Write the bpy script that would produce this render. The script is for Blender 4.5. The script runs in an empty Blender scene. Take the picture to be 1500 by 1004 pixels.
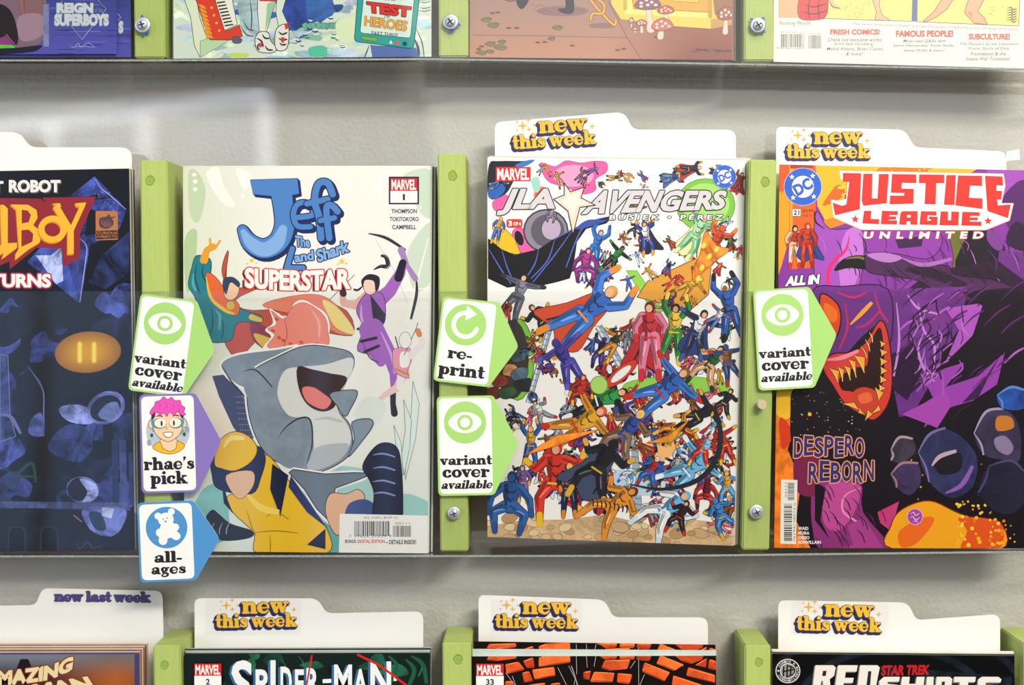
import bpy, bmesh, math, random
import numpy as np
from mathutils import Vector
from mathutils.geometry import delaunay_2d_cdt
D = bpy.data
scene = bpy.context.scene
COL = scene.collection

# ------------------------------------------------------------------ frame, camera, world, lights
DF = 0.90            # camera to the plane of the batten fronts (y = 0)
MM = 0.00046         # metres per photo pixel on that plane
CX, CY = 770.0, 440.0
CZ = 1.50            # camera height
WALL = 0.0495

def P(px, py, y=0.0):
    s = MM * (DF + y) / DF
    return ((px - CX) * s, y, CZ + (CY - py) * s)

cam_d = D.cameras.new('camera'); cam = D.objects.new('camera', cam_d); COL.objects.link(cam)
cam.location = (0, -DF, CZ); cam.rotation_euler = (math.radians(90), 0, 0)
cam_d.sensor_width = 36; cam_d.lens = 36 * DF / (1500 * MM)
cam_d.shift_x = -(CX - 750) / 1500; cam_d.shift_y = -(502 - CY) / 1500
cam_d.clip_start = 0.05
cam_d.dof.use_dof = True; cam_d.dof.focus_distance = DF + 0.004; cam_d.dof.aperture_fstop = 3.2
scene.camera = cam
w = D.worlds.new('world'); scene.world = w; w.use_nodes = True
w.node_tree.nodes['Background'].inputs[0].default_value = (0.75, 0.85, 1.0, 1)
w.node_tree.nodes['Background'].inputs[1].default_value = 0.6
vs = scene.view_settings
vs.view_transform = 'Standard'; vs.look = 'None'; vs.gamma = 1; vs.exposure = 0.0; vs.use_curve_mapping = False
scene.display_settings.display_device = 'sRGB'
scene.cycles.max_bounces = 10; scene.cycles.transparent_max_bounces = 24
scene.cycles.transmission_bounces = 8
scene.cycles.caustics_reflective = False; scene.cycles.caustics_refractive = False
scene.cycles.sample_clamp_indirect = 4

def area(name, loc, aim, sx, sy, power, col):
    l = D.lights.new(name, 'AREA'); l.shape = 'RECTANGLE'; l.size = sx; l.size_y = sy
    l.energy = power; l.color = col
    o = D.objects.new(name, l); COL.objects.link(o); o.location = loc
    o.rotation_euler = (Vector(aim) - Vector(loc)).to_track_quat('-Z', 'Y').to_euler()
    return o
AIM = (0, 0, CZ)
area('ceiling_panel_light', (0.95, -2.0, 2.78), AIM, 1.1, 0.16, 52, (1.0, 0.94, 0.84))
area('track_light', (0.5, -0.75, 2.84), (0.25, 0, 1.4), 0.5, 0.10, 9, (1.0, 0.93, 0.80))
area('ceiling_wash_light', (0.9, -2.6, 2.78), AIM, 2.8, 2.4, 36, (1.0, 0.97, 0.92))
area('window_daylight', (-2.35, -2.1, 1.7), AIM, 1.6, 1.3, 25, (0.74, 0.86, 1.0))

# ------------------------------------------------------------------ colour and materials
def lin(h):
    h = h.lstrip('#'); h = h if len(h) == 6 else ''.join(c*2 for c in h)
    out = []
    for i in (0, 2, 4):
        c = int(h[i:i+2], 16) / 255
        out.append(c / 12.92 if c <= 0.04045 else ((c + 0.055) / 1.055) ** 2.4)
    return out

def mat(name, col, rough=0.5, spec=0.5, noise=0.0, nscale=40, bump=0.0, bscale=200, emit=None, estr=1, metal=0, stretch=None, detail=4):
    m = D.materials.new(name); m.use_nodes = True
    nt = m.node_tree; b = nt.nodes['Principled BSDF']
    c = lin(col) if isinstance(col, str) else col
    b.inputs['Base Color'].default_value = (*c[:3], 1)
    b.inputs['Roughness'].default_value = rough
    b.inputs['Specular IOR Level'].default_value = spec
    b.inputs['Metallic'].default_value = metal
    tc = nt.nodes.new('ShaderNodeTexCoord'); mp = nt.nodes.new('ShaderNodeMapping')
    nt.links.new(tc.outputs['Object'], mp.inputs[0])
    if stretch: mp.inputs['Scale'].default_value = stretch
    if noise:
        n = nt.nodes.new('ShaderNodeTexNoise'); n.inputs['Scale'].default_value = nscale; n.inputs['Detail'].default_value = detail
        nt.links.new(mp.outputs[0], n.inputs['Vector'])
        mx = nt.nodes.new('ShaderNodeMix'); mx.data_type = 'RGBA'
        mx.inputs[6].default_value = (*[max(0, v * (1 - noise)) for v in c[:3]], 1)
        mx.inputs[7].default_value = (*[min(1, v * (1 + noise)) for v in c[:3]], 1)
        nt.links.new(n.outputs[0], mx.inputs[0]); nt.links.new(mx.outputs[2], b.inputs['Base Color'])
    if bump:
        n2 = nt.nodes.new('ShaderNodeTexNoise'); n2.inputs['Scale'].default_value = bscale; n2.inputs['Detail'].default_value = 3
        nt.links.new(mp.outputs[0], n2.inputs['Vector'])
        bp = nt.nodes.new('ShaderNodeBump'); bp.inputs['Strength'].default_value = bump; bp.inputs['Distance'].default_value = 0.001
        nt.links.new(n2.outputs[0], bp.inputs['Height']); nt.links.new(bp.outputs[0], b.inputs['Normal'])
    if emit:
        b.inputs['Emission Color'].default_value = (*lin(emit), 1); b.inputs['Emission Strength'].default_value = estr
    return m

def print_mat(name, rough=0.3, spec=0.5, bend=0.0):
    """ink printed from the mesh's own colours; the colour's alpha is how mottled the ink is"""
    m = D.materials.new(name); m.use_nodes = True
    nt = m.node_tree; b = nt.nodes['Principled BSDF']
    at = nt.nodes.new('ShaderNodeAttribute'); at.attribute_name = 'ink'
    tc = nt.nodes.new('ShaderNodeTexCoord')
    n = nt.nodes.new('ShaderNodeTexNoise'); n.inputs['Scale'].default_value = 60; n.inputs['Detail'].default_value = 7; n.inputs['Roughness'].default_value = 0.62
    n.inputs['Distortion'].default_value = 1.1
    nt.links.new(tc.outputs['Object'], n.inputs['Vector'])
    mr = nt.nodes.new('ShaderNodeMapRange'); mr.inputs[1].default_value = 0.36; mr.inputs[2].default_value = 0.66
    mr.inputs[3].default_value = 0.0; mr.inputs[4].default_value = 2.4
    nt.links.new(n.outputs[0], mr.inputs[0])
    mx = nt.nodes.new('ShaderNodeMix'); mx.data_type = 'FLOAT'; mx.inputs[2].default_value = 1.0
    nt.links.new(at.outputs['Alpha'], mx.inputs[0]); nt.links.new(mr.outputs[0], mx.inputs[3])
    vm = nt.nodes.new('ShaderNodeVectorMath'); vm.operation = 'SCALE'
    nt.links.new(at.outputs['Color'], vm.inputs[0]); nt.links.new(mx.outputs[0], vm.inputs[3])
    nt.links.new(vm.outputs[0], b.inputs['Base Color'])
    b.inputs['Roughness'].default_value = rough; b.inputs['Specular IOR Level'].default_value = spec
    return m

def acrylic_mat(name, tint=(0.985, 0.99, 0.985), ior=1.49, gain=2.0, rough=0.03):
    m = D.materials.new(name); m.use_nodes = True
    nt = m.node_tree; nt.nodes.clear()
    out = nt.nodes.new('ShaderNodeOutputMaterial'); mix = nt.nodes.new('ShaderNodeMixShader')
    tr = nt.nodes.new('ShaderNodeBsdfTransparent'); tr.inputs[0].default_value = (*tint, 1)
    gl = nt.nodes.new('ShaderNodeBsdfGlossy'); gl.inputs['Roughness'].default_value = rough
    fr = nt.nodes.new('ShaderNodeFresnel'); fr.inputs[0].default_value = ior
    ml = nt.nodes.new('ShaderNodeMath'); ml.operation = 'MULTIPLY'; ml.inputs[1].default_value = gain; ml.use_clamp = True
    tc = nt.nodes.new('ShaderNodeTexCoord'); n2 = nt.nodes.new('ShaderNodeTexNoise'); n2.inputs['Scale'].default_value = 9; n2.inputs['Detail'].default_value = 1
    bp = nt.nodes.new('ShaderNodeBump'); bp.inputs['Strength'].default_value = 0.12; bp.inputs['Distance'].default_value = 0.0012
    nt.links.new(tc.outputs['Object'], n2.inputs['Vector']); nt.links.new(n2.outputs[0], bp.inputs['Height']); nt.links.new(bp.outputs[0], gl.inputs['Normal'])
    gm = nt.nodes.new('ShaderNodeNewGeometry'); fb = nt.nodes.new('ShaderNodeMath'); fb.operation = 'SUBTRACT'; fb.inputs[0].default_value = 1.0
    m2 = nt.nodes.new('ShaderNodeMath'); m2.operation = 'MULTIPLY'
    nt.links.new(gm.outputs['Backfacing'], fb.inputs[1]); nt.links.new(fr.outputs[0], ml.inputs[0])
    nt.links.new(ml.outputs[0], m2.inputs[0]); nt.links.new(fb.outputs[0], m2.inputs[1]); nt.links.new(m2.outputs[0], mix.inputs[0])
    nt.links.new(tr.outputs[0], mix.inputs[1]); nt.links.new(gl.outputs[0], mix.inputs[2]); nt.links.new(mix.outputs[0], out.inputs[0])
    return m

M = dict(
    wall=mat('wall_paint', '#cdc9c2', 0.6, 0.3, noise=0.05, nscale=6, bump=0.85, bscale=330),
    floor=mat('floor_boards', '#8a6a4a', 0.5, noise=0.3, nscale=5),
    ceil=mat('ceiling_paint', '#d8d5cc', 0.9, 0.2),
    side=mat('room_paint', '#8c8a84', 0.9, 0.2),
    green=mat('green_paint', '#afc26c', 0.55, 0.35, noise=0.10, nscale=30, bump=0.6, bscale=120, stretch=(3, 3, 0.5)),
    hole=mat('filled_hole', '#93ad52', 0.8, 0.2),
    card=mat('card_white', '#f2f1ee', 0.28, 0.5),
    page=mat('page_paper', '#e6ddca', 0.7, 0.2, noise=0.22, nscale=900, stretch=(0.02, 1, 0.02)),
    zinc=mat('zinc_screw', '#c3cad6', 0.42, metal=0.55),
    dark=mat('dark_recess', '#15161a', 0.6),
    anchor=mat('blue_tape', '#2b63b4', 0.5),
    clear=acrylic_mat('clear_acrylic'),
    film=acrylic_mat('clear_film', tint=(1, 1, 1), gain=0.8, rough=0.12),
    edge=mat('acrylic_edge', '#8f9696', 0.35, 0.6, noise=0.75, nscale=700, bump=0.6, bscale=1500),
    ink=print_mat('cover_print', 0.30, 0.32),
    tagink=print_mat('tag_print', 0.42, 0.4),
    steel=mat('dull_steel', '#b5a58c', 0.35, metal=0.6),
)

# ------------------------------------------------------------------ object helpers
def link(name, me, m, parent=None):
    o = D.objects.new(name, me); COL.objects.link(o)
    if m is not None:
        for q in (m if isinstance(m, (list, tuple)) else [m]): me.materials.append(q)
    if parent: o.parent = parent
    return o
def tag(o, label, cat, group=None, kind=None):
    o['label'] = label; o['category'] = cat
    if group: o['group'] = group
    if kind: o['kind'] = kind
    return o
def thing(name, loc, label, cat, group=None):
    o = D.objects.new(name, None); COL.objects.link(o); o.location = loc; o.empty_display_size = 0.02
    return tag(o, label, cat, group)
def mesh(name, vs_, fs, m, parent=None, off=(0, 0, 0), smooth=False, mi=None):
    me = D.meshes.new(name)
    me.from_pydata([(v[0]-off[0], v[1]-off[1], v[2]-off[2]) for v in vs_], [], fs)
    if mi: 
        for f, k in zip(me.polygons, mi): f.material_index = k
    if smooth: me.polygons.foreach_set('use_smooth', [True]*len(fs))
    me.update()
    return link(name, me, m, parent)
def struct(o): o['kind'] = 'structure'; return o

def box8(x0, x1, y0, y1, z0, z1):
    v = [(x0,y0,z0),(x1,y0,z0),(x1,y1,z0),(x0,y1,z0),(x0,y0,z1),(x1,y0,z1),(x1,y1,z1),(x0,y1,z1)]
    f = [(0,3,2,1),(4,5,6,7),(0,1,5,4),(1,2,6,5),(2,3,7,6),(3,0,4,7)]
    return v, f
def box(name, b, m, parent=None, off=(0,0,0), bevel=0):
    v, f = box8(*b)
    o = mesh(name, v, f, m, parent, off)
    if bevel:
        bm = bmesh.new(); bm.from_mesh(o.data)
        bmesh.ops.bevel(bm, geom=bm.edges[:], offset=bevel, segments=2, affect='EDGES'); bm.to_mesh(o.data); bm.free()
    return o
def slab(name, outline, y0, y1, m, parent=None, off=(0,0,0), bevel=0):
    """a sheet cut to an outline of photo pixels, y0 (front) to y1; y may be a function of pixel height"""
    f0 = y0 if callable(y0) else (lambda q: y0)
    f1 = y1 if callable(y1) else (lambda q: y1)
    n = len(outline)
    v = [P(x, y, f0(y)) for x, y in outline] + [P(x, y, f0(y)) for x, y in outline]
    v = v[:n] + [(a[0], f1(y) , a[2]) for a, (x, y) in zip(v[:n], outline)]
    area2 = sum(outline[i][0]*outline[(i+1)%n][1]-outline[(i+1)%n][0]*outline[i][1] for i in range(n))
    f = [tuple(range(n))[::-1] if area2 > 0 else tuple(range(n)), tuple(range(n, 2*n)) if area2 > 0 else tuple(range(n, 2*n))[::-1]]
    for i in range(n):
        j = (i+1) % n
        f.append((i, j, n+j, n+i) if area2 > 0 else (j, i, n+i, n+j))
    return mesh(name, v, f, m, parent, off)

def rrect(x0, y0, x1, y1, r, n=5):
    p = []
    for cx, cy, a in ((x1-r, y0+r, -90), (x1-r, y1-r, 0), (x0+r, y1-r, 90), (x0+r, y0+r, 180)):
        for k in range(n+1):
            t = math.radians(a + 90*k/n); p.append((cx+r*math.cos(t), cy+r*math.sin(t)))
    return p
def rpoly(pts, r, n=4):
    """polygon with rounded corners"""
    out = []; N = len(pts)
    rr = r if isinstance(r, (list, tuple)) else [r]*N
    for i in range(N):
        a, b, c = Vector(pts[i-1]), Vector(pts[i]), Vector(pts[(i+1) % N])
        d1 = (a-b); d2 = (c-b); q = min(rr[i], d1.length*.45, d2.length*.45)
        p, s = b + d1.normalized()*q, b + d2.normalized()*q
        for k in range(n+1):
            t = k/n; out.append(tuple(p*(1-t)**2 + b*2*t*(1-t) + s*t*t))
    return out
def catmull(pts, closed=False, n=5):
    out = []; N = len(pts)
    if N < 3: return list(pts)
    rng = range(N) if closed else range(N-1)
    for i in rng:
        g = lambda k: pts[k % N] if closed else pts[min(max(k, 0), N-1)]
        p0, p1, p2, p3 = g(i-1), g(i), g(i+1), g(i+2)
        for k in range(n):
            t = k/n
            out.append(tuple(0.5*(2*b + (-a+c)*t + (2*a-5*b+4*c-d)*t*t + (-a+3*b-3*c+d)*t**3) for a, b, c, d in zip(p0, p1, p2, p3)))
    if not closed: out.append(tuple(pts[-1]))
    return out

_fc = {}
def font_mesh(s, bold=0.0, space=1.0):
    k = (s, bold, space)
    if k in _fc: return _fc[k]
    cu = D.curves.new('lettering', 'FONT'); cu.body = s; cu.offset = bold; cu.resolution_u = 3; cu.space_character = space
    o = D.objects.new('lettering', cu); COL.objects.link(o)
    bpy.context.view_layer.update()
    me = o.evaluated_get(bpy.context.evaluated_depsgraph_get()).to_mesh()
    v = [(p.co.x, p.co.y) for p in me.vertices]; f = [tuple(q.vertices) for q in me.polygons]
    D.objects.remove(o); D.curves.remove(cu)
    _fc[k] = (v, f); return _fc[k]

# ------------------------------------------------------------------ stroke alphabet: fat rounded slab letters (x-height 1)
W_, T_ = 0.37, 0.17
def arcw(cx, cy, rx, ry, a0, a1, wt, ws, n=18):
    pts, ww = [], []
    for k in range(n+1):
        a = math.radians(a0 + (a1-a0)*k/n)
        pts.append((cx+rx*math.cos(a), cy+ry*math.sin(a)))
        ww.append(ws + (wt-ws)*abs(math.cos(a))**1.3)
    return (pts, ww, False)
def L(*p, w=T_): return (list(p), [w]*len(p), False)
def Cv(p, ws): return (list(p), list(ws), True)
def stemg(x, y1, dot=False):
    g = [L((x,.16),(x,y1-.16), w=W_), L((x-.2,.085),(x+.22,.085)), L((x-.22,y1-.085),(x,y1-.085))]
    if dot: g.append(L((x,1.33),(x+.01,1.33), w=.36))
    return g
G = {
 'n': (1.22, stemg(.28,1) + [Cv([(.36,.68),(.58,.87),(.84,.8),(.9,.5),(.9,.17)],[.12,.26,.34,W_,W_]), L((.72,.085),(1.12,.085))]),
 'h': (1.22, stemg(.28,1.5) + [Cv([(.36,.68),(.58,.87),(.84,.8),(.9,.5),(.9,.17)],[.12,.26,.34,W_,W_]), L((.72,.085),(1.12,.085))]),
 'i': (.58, stemg(.28,1,True)), 'l': (.58, stemg(.28,1.5)),
 'e': (1.0, [Cv([(.5+.36*math.cos(math.radians(a)), .5+.42*math.sin(math.radians(a))) for a in range(0, 331, 30)], [.13,.17,.18,.16,.18,.28,.34,.32,.24,.18,.17,.12]), L((.3,.47),(.88,.5), w=.09)]),
 'o': (1.04, [arcw(.52,.5,.35,.41,0,360,.34,.15)]),
 'c': (.95, [arcw(.5,.5,.34,.41,48,318,.36,.15), L((.72,.7),(.73,.71), w=.28)]),
 'w': (1.5, [L((.2,.85),(.45,.16), w=.32), L((.45,.16),(.7,.78), w=.14), L((.72,.85),(.97,.16), w=.32), L((.97,.16),(1.24,.85), w=.14), L((.06,.915),(.42,.915)), L((.58,.915),(.86,.915)), L((1.1,.915),(1.42,.915))]),
 'v': (1.02, [L((.22,.85),(.52,.18), w=.34), L((.52,.18),(.8,.85), w=.14), L((.06,.915),(.44,.915)), L((.66,.915),(.96,.915))]),
 't': (.72, [L((.32,1.25),(.32,.3), w=.34), Cv([(.32,.28),(.42,.11),(.66,.16)],[.34,.22,.12]), L((.08,.88),(.64,.88), w=.15)]),
 's': (.86, [Cv([(.7,.76),(.46,.91),(.22,.76),(.4,.54),(.62,.42),(.66,.22),(.42,.09),(.14,.24)],[.13,.15,.26,.34,.34,.27,.15,.13]), L((.71,.86),(.71,.68), w=.13), L((.13,.32),(.13,.13), w=.13)]),
 'k': (1.2, stemg(.28,1.5) + [L((.42,.42),(.86,.85), w=.13), L((.56,.56),(.88,.18), w=.33), L((.68,.915),(1.06,.915)), L((.74,.085),(1.16,.085))]),
 'a': (1.08, [arcw(.38,.29,.2,.2,0,360,.3,.14), L((.76,.62),(.76,.2), w=.34), Cv([(.22,.74),(.45,.92),(.72,.82),(.76,.6)],[.15,.15,.3,.34]), L((.22,.73),(.23,.73), w=.26), L((.8,.09),(1.0,.09))]),
 'r': (.92, stemg(.28,1) + [Cv([(.38,.62),(.52,.84),(.72,.84)],[.12,.16,.2]), L((.74,.76),(.75,.76), w=.32)]),
 'b': (1.1, stemg(.28,1.5)[:1] + [L((.06,1.415),(.28,1.415)), arcw(.62,.46,.28,.37,-180,180,.32,.15)]),
 'p': (1.14, [L((.28,.84),(.28,-.36), w=W_), L((.06,.915),(.28,.915)), L((.08,-.415),(.54,-.415)), arcw(.64,.5,.27,.38,-170,170,.33,.15)]),
 'g': (1.05, [arcw(.43,.64,.24,.26,0,360,.3,.14), L((.24,.32),(.28,.14), w=.16), Cv([(.3,.16),(.66,.12),(.82,-.08),(.6,-.32),(.3,-.32),(.14,-.18),(.3,-.02)],[.2,.24,.24,.16,.16,.16,.12]), L((.66,.82),(.92,.88), w=.18)]),
 "'": (.4, [L((.2,1.35),(.2,1.34), w=.3), L((.24,1.28),(.12,1.06), w=.12)]),
 '-': (.56, [L((.1,.42),(.44,.42), w=.22)]),
 ' ': (.42, []),
}
def textw(s, track=0.0): return sum(G[c][0]+track for c in s)

# ------------------------------------------------------------------ flat print: stacked ink shapes in photo pixels on a page plane
def union(q):
    """merge overlapping convex pieces of one colour into one flat set of faces"""
    if len(q) < 2: return q
    V, F = [], []
    for pts in q:
        ar = sum(pts[i][0]*pts[(i+1) % len(pts)][1]-pts[(i+1) % len(pts)][0]*pts[i][1] for i in range(len(pts)))
        if abs(ar) < 1e-9: continue
        if ar < 0: pts = pts[::-1]
        F.append(list(range(len(V), len(V)+len(pts)))); V += [Vector(p) for p in pts]
    if not F: return []
    r = delaunay_2d_cdt(V, [], F, 1, 1e-6, True)
    return [[tuple(r[0][i]) for i in f] for f, of in zip(r[2], r[5]) if of]

_gc = {}
def glyph(ch, grow, thin):
    """one letter as merged faces in x-height units, fattened by grow"""
    k = (ch, round(grow, 3), round(thin, 3))
    if k in _gc: return _gc[k]
    q = []
    for pts, ws, sm in G[ch][1]:
        if sm:
            c = catmull([(p[0], p[1], u) for p, u in zip(pts, ws)], False, 4)
            pts = [(a[0], a[1]) for a in c]; ws = [a[2] for a in c]
        for i in range(len(pts)-1):
            (x0, y0), (x1, y1) = pts[i], pts[i+1]; dx, dy = x1-x0, y1-y0; d = math.hypot(dx, dy)
            if d < 1e-6: continue
            nx, ny = -dy/d, dx/d; a, b = ws[i]*thin/2+grow, ws[i+1]*thin/2+grow
            q.append([(x0+nx*a, y0+ny*a), (x1+nx*b, y1+ny*b), (x1-nx*b, y1-ny*b), (x0-nx*a, y0-ny*a)])
        for j, ((x, y), u) in enumerate(zip(pts, ws)):
            r = u*thin/2+grow
            q.append([(x+r*math.cos(.6283*t), y+r*math.sin(.6283*t)) for t in range(10)])
    _gc[k] = union(q); return _gc[k]

class Ink:
    def __init__(self, clip=None, yf=0.0, dz=4e-6, gain=1.0):
        self.v, self.f, self.c = [], [], []; self.sh = []; self.grid = {}
        self.clip, self.dz, self.n, self.gain = clip, dz, 1, gain
        self.yf = yf if callable(yf) else (lambda q: yf)
        self.o = (0, 0); self.s = 1.0; self.rot = None
        self.hold = False; self.pend = None
    def flush(self, col):
        q, self.pend = self.pend, None
        for pts in union(q or []): self.raw(pts, col)
    def frame(self, ox=0, oy=0, s=1.0, rot=0.0, shear=0.0):
        self.o = (ox, oy); self.s = s; self.rot = (math.cos(math.radians(rot)), math.sin(math.radians(rot)), shear); return self
    def T(self, p):
        x, y = p[0]*self.s, p[1]*self.s
        if self.rot:
            c, s, sh = self.rot; x = x - sh*y; x, y = x*c - y*s, x*s + y*c
        return (x+self.o[0], y+self.o[1])
    def col(self, c):
        a = 0.0
        if isinstance(c, (tuple, list)) and isinstance(c[0], str): c, a = c
        if isinstance(c, str): c = lin(c)
        return (min(.92, c[0]*self.gain), min(.92, c[1]*self.gain), min(.92, c[2]*self.gain), a)
    def raw(self, pts, cols):
        """pts already in photo pixels, cols one colour or one per point"""
        many = isinstance(cols, list)
        if self.clip:
            q = [(x, y) + (tuple(cols[i]) if many else ()) for i, (x, y) in enumerate(pts)]
            m = len(self.clip)
            for i in range(m):
                ax, ay = self.clip[i]; bx, by = self.clip[(i+1) % m]
                ex, ey = bx-ax, by-ay
                side = lambda p: ex*(p[1]-ay) - ey*(p[0]-ax)
                out = []
                for k in range(len(q)):
                    a, b = q[k-1], q[k]; sa, sb = side(a), side(b)
                    if (sa >= 0) != (sb >= 0):
                        t = sa/(sa-sb); out.append(tuple(u+(w-u)*t for u, w in zip(a, b)))
                    if sb >= 0: out.append(b)
                q = out
                if len(q) < 3: return
            pts = [(a[0], a[1]) for a in q]
            if many: cols = [a[2:] for a in q]
        n0 = len(self.v); self.v += [tuple(q) for q in pts]; self.sh.append((self.n, n0, len(pts)))
        ar = sum(pts[i][0]*pts[(i+1) % len(pts)][1]-pts[(i+1) % len(pts)][0]*pts[i][1] for i in range(len(pts)))
        ix = list(range(n0, n0+len(pts)))
        self.f.append(tuple(ix[::-1]) if ar > 0 else tuple(ix))
        self.c += list(cols) if many else [cols]*len(pts)
    def up(self):
        if not self.hold: self.n += 1
    def poly(self, pts, c, line=None, lw=1.2, smooth=False):
        if smooth: pts = catmull(pts, True, 4)
        self.raw([self.T(p) for p in pts], self.col(c)); self.up()
        if line: self.stroke(list(pts)+[pts[0]], lw, line)
        return self
    def blob(self, pts, c, line=None, lw=1.2): return self.poly(pts, c, line, lw, True)
    def ell(self, cx, cy, rx, ry, c, rot=0, n=20, line=None, lw=1.2):
        a = math.radians(rot); ca, sa = math.cos(a), math.sin(a)
        p = [(cx+rx*math.cos(t)*ca-ry*math.sin(t)*sa, cy+rx*math.cos(t)*sa+ry*math.sin(t)*ca) for t in [2*math.pi*k/n for k in range(n)]]
        return self.poly(p, c, line, lw)
    def stroke(self, pts, w, c, smooth=False, grow=0.0, cap=True):
        ws = list(w) if isinstance(w, (list, tuple)) else [w]*len(pts)
        if smooth and len(pts) > 2:
            q = catmull([(p[0], p[1], k) for p, k in zip(pts, ws)], False, 5)
            pts = [(a[0], a[1]) for a in q]; ws = [a[2] for a in q]
        P_ = [self.T(p) for p in pts]; ws = [abs(k)*self.s + 2*grow for k in ws]
        col = self.col(c); own = self.pend is None
        if own: self.pend = []
        for i in range(len(P_)-1):
            (x0, y0), (x1, y1) = P_[i], P_[i+1]
            dx, dy = x1-x0, y1-y0; d = math.hypot(dx, dy)
            if d < 1e-6: continue
            nx, ny = -dy/d, dx/d; a, b = ws[i]/2, ws[i+1]/2
            self.pend.append([(x0+nx*a, y0+ny*a), (x1+nx*b, y1+ny*b), (x1-nx*b, y1-ny*b), (x0-nx*a, y0-ny*a)])
        if cap:
            last = len(P_)-1
            for j0, ((x, y), k) in enumerate(zip(P_, ws)):
                if k > 1.0 and (k > 5 or j0 in (0, last) or not smooth):
                    m = 8 if k < 8 else 14
                    self.pend.append([(x+k/2*math.cos(2*math.pi*j/m), y+k/2*math.sin(2*math.pi*j/m)) for j in range(m)])
        if own: self.flush(col)
        self.up()
        return self
    def hatch(self, pts, w, c):   # thin tapered pen mark
        n = len(pts); return self.stroke(pts, [w*(math.sin(math.pi*(k+.35)/(n+.2)))+.15 for k in range(n)], c, smooth=True, cap=False)
    def grad(self, x0, y0, x1, y1, nx, ny, fn):
        for i in range(nx):
            for j in range(ny):
                q = [(x0+(x1-x0)*(i+a)/nx, y0+(y1-y0)*(j+b)/ny) for a, b in ((0,0),(1,0),(1,1),(0,1))]
                self.raw([self.T(p) for p in q], [self.col(fn(*p)) for p in q])
        self.up(); return self
    def cooper(self, s, x, base, xh, c, width=None, outline=0, ocol=None, drop=None, slant=0.0, track=0.0, weight=0.22):
        """fat slab letters; x,base in frame units, xh the x-height, width stretches the word"""
        k = (width/(textw(s, track)*xh)) if width else 1.0
        def run(dx, dy, grow, col):
            grow += weight; cx = x; cc = self.col(col); n0 = self.n
            for i, ch in enumerate(s):
                self.n = n0 + i % 2
                for f in glyph(ch, grow/(xh*self.s), k if k < 1 else 1):
                    self.raw([self.T((cx+(p[0]+slant*p[1])*xh*k+dx, base-p[1]*xh+dy)) for p in f], cc)
                cx += (G[ch][0]+track)*xh*k
            self.n = n0 + 2
        if drop:
            for i in range(1, drop[2]+1): run(drop[0]*i/drop[2], drop[1]*i/drop[2], outline, ocol)
        elif outline: run(0, 0, outline, ocol)
        run(0, 0, 0, c)
        return self
    def text(self, s, quad, c, bold=0.0, out=0, ocol=None, drop=None, warp=None, space=1.0, shear=0):
        """quad: TL, TR, BR, BL in frame units, or (x0, y0, x1, y1)"""
        if len(quad) == 4 and not isinstance(quad[0], (tuple, list)):
            x0, y0, x1, y1 = quad; quad = [(x0+shear, y0), (x1+shear, y0), (x1, y1), (x0, y1)]
        v, f = font_mesh(s, bold, space)
        xs = [a[0] for a in v]; ys = [a[1] for a in v]
        ax, bx, ay, by = min(xs), max(xs), min(ys), max(ys)
        tl, tr, br, bl = quad
        def mp(a):
            u = (a[0]-ax)/(bx-ax); t = (by-a[1])/(by-ay)
            if warp: return warp(u, t)
            return tuple(tl[i]*(1-u)*(1-t)+tr[i]*u*(1-t)+br[i]*u*t+bl[i]*(1-u)*t for i in (0, 1))
        B = [mp(a) for a in v]
        def run(dx, dy, col):
            cc = self.col(col)
            for q in f: self.raw([(p[0]+dx, p[1]+dy) for p in [self.T(B[i]) for i in q]], cc)
            self.up()
        if drop:
            for i in range(drop[2], 0, -1): run(drop[0]*self.s*i/drop[2], drop[1]*self.s*i/drop[2], drop[3])
        if out:
            for k in range(8): run(out*math.cos(k*math.pi/4), out*math.sin(k*math.pi/4), ocol)
        run(0, 0, c); return self
    def star(self, cx, cy, r, c, n=5, inner=.42, rot=0, line=None, lw=1):
        return self.poly([(cx+(r if k % 2 == 0 else r*inner)*math.sin(math.pi*k/n+rot), cy-(r if k % 2 == 0 else r*inner)*math.cos(math.pi*k/n+rot)) for k in range(2*n)], c, line, lw)
    def barcode(self, x0, y0, x1, y1, seed=1, vert=False, c='#2a2a30'):
        r = random.Random(seed); a = x0 if not vert else y0; e = x1 if not vert else y1; u = (e-a)/46
        while a < e-u:
            q = u*r.choice([.6, .6, 1.1, 1.6])
            self.poly([(a, y0), (a+q, y0), (a+q, y1), (a, y1)] if not vert else [(x0, a), (x1, a), (x1, a+q), (x0, a+q)], c); self.n -= 1
            a += q + u*r.choice([.6, .7, 1.2])
        self.up(); return self
    def levels(self):
        """stack the ink as thinly as the overlaps allow: each shape lies one step above what it covers"""
        CS = 3.0; xy = np.array(self.v); lo = self.grid.get('lo')
        if lo is None:
            lo = xy.min(0)-3*CS if not self.clip else np.array(self.clip).min(0)-3*CS
            hi = xy.max(0)+3*CS if not self.clip else np.array(self.clip).max(0)+3*CS
            self.grid['lo'] = lo; nx, ny = [int(q) for q in ((hi-lo)/CS+4)]; self.grid['g'] = [[0]*ny for _ in range(nx)]
        g = self.grid['g']; NX, NY = len(g)-1, len(g[0])-1; lev = [0]*len(self.v); todo = []; cur = None
        X = ((xy[:, 0]-lo[0])/CS).astype(int).clip(0, NX).tolist(); Y = ((xy[:, 1]-lo[1])/CS).astype(int).clip(0, NY).tolist()
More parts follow.
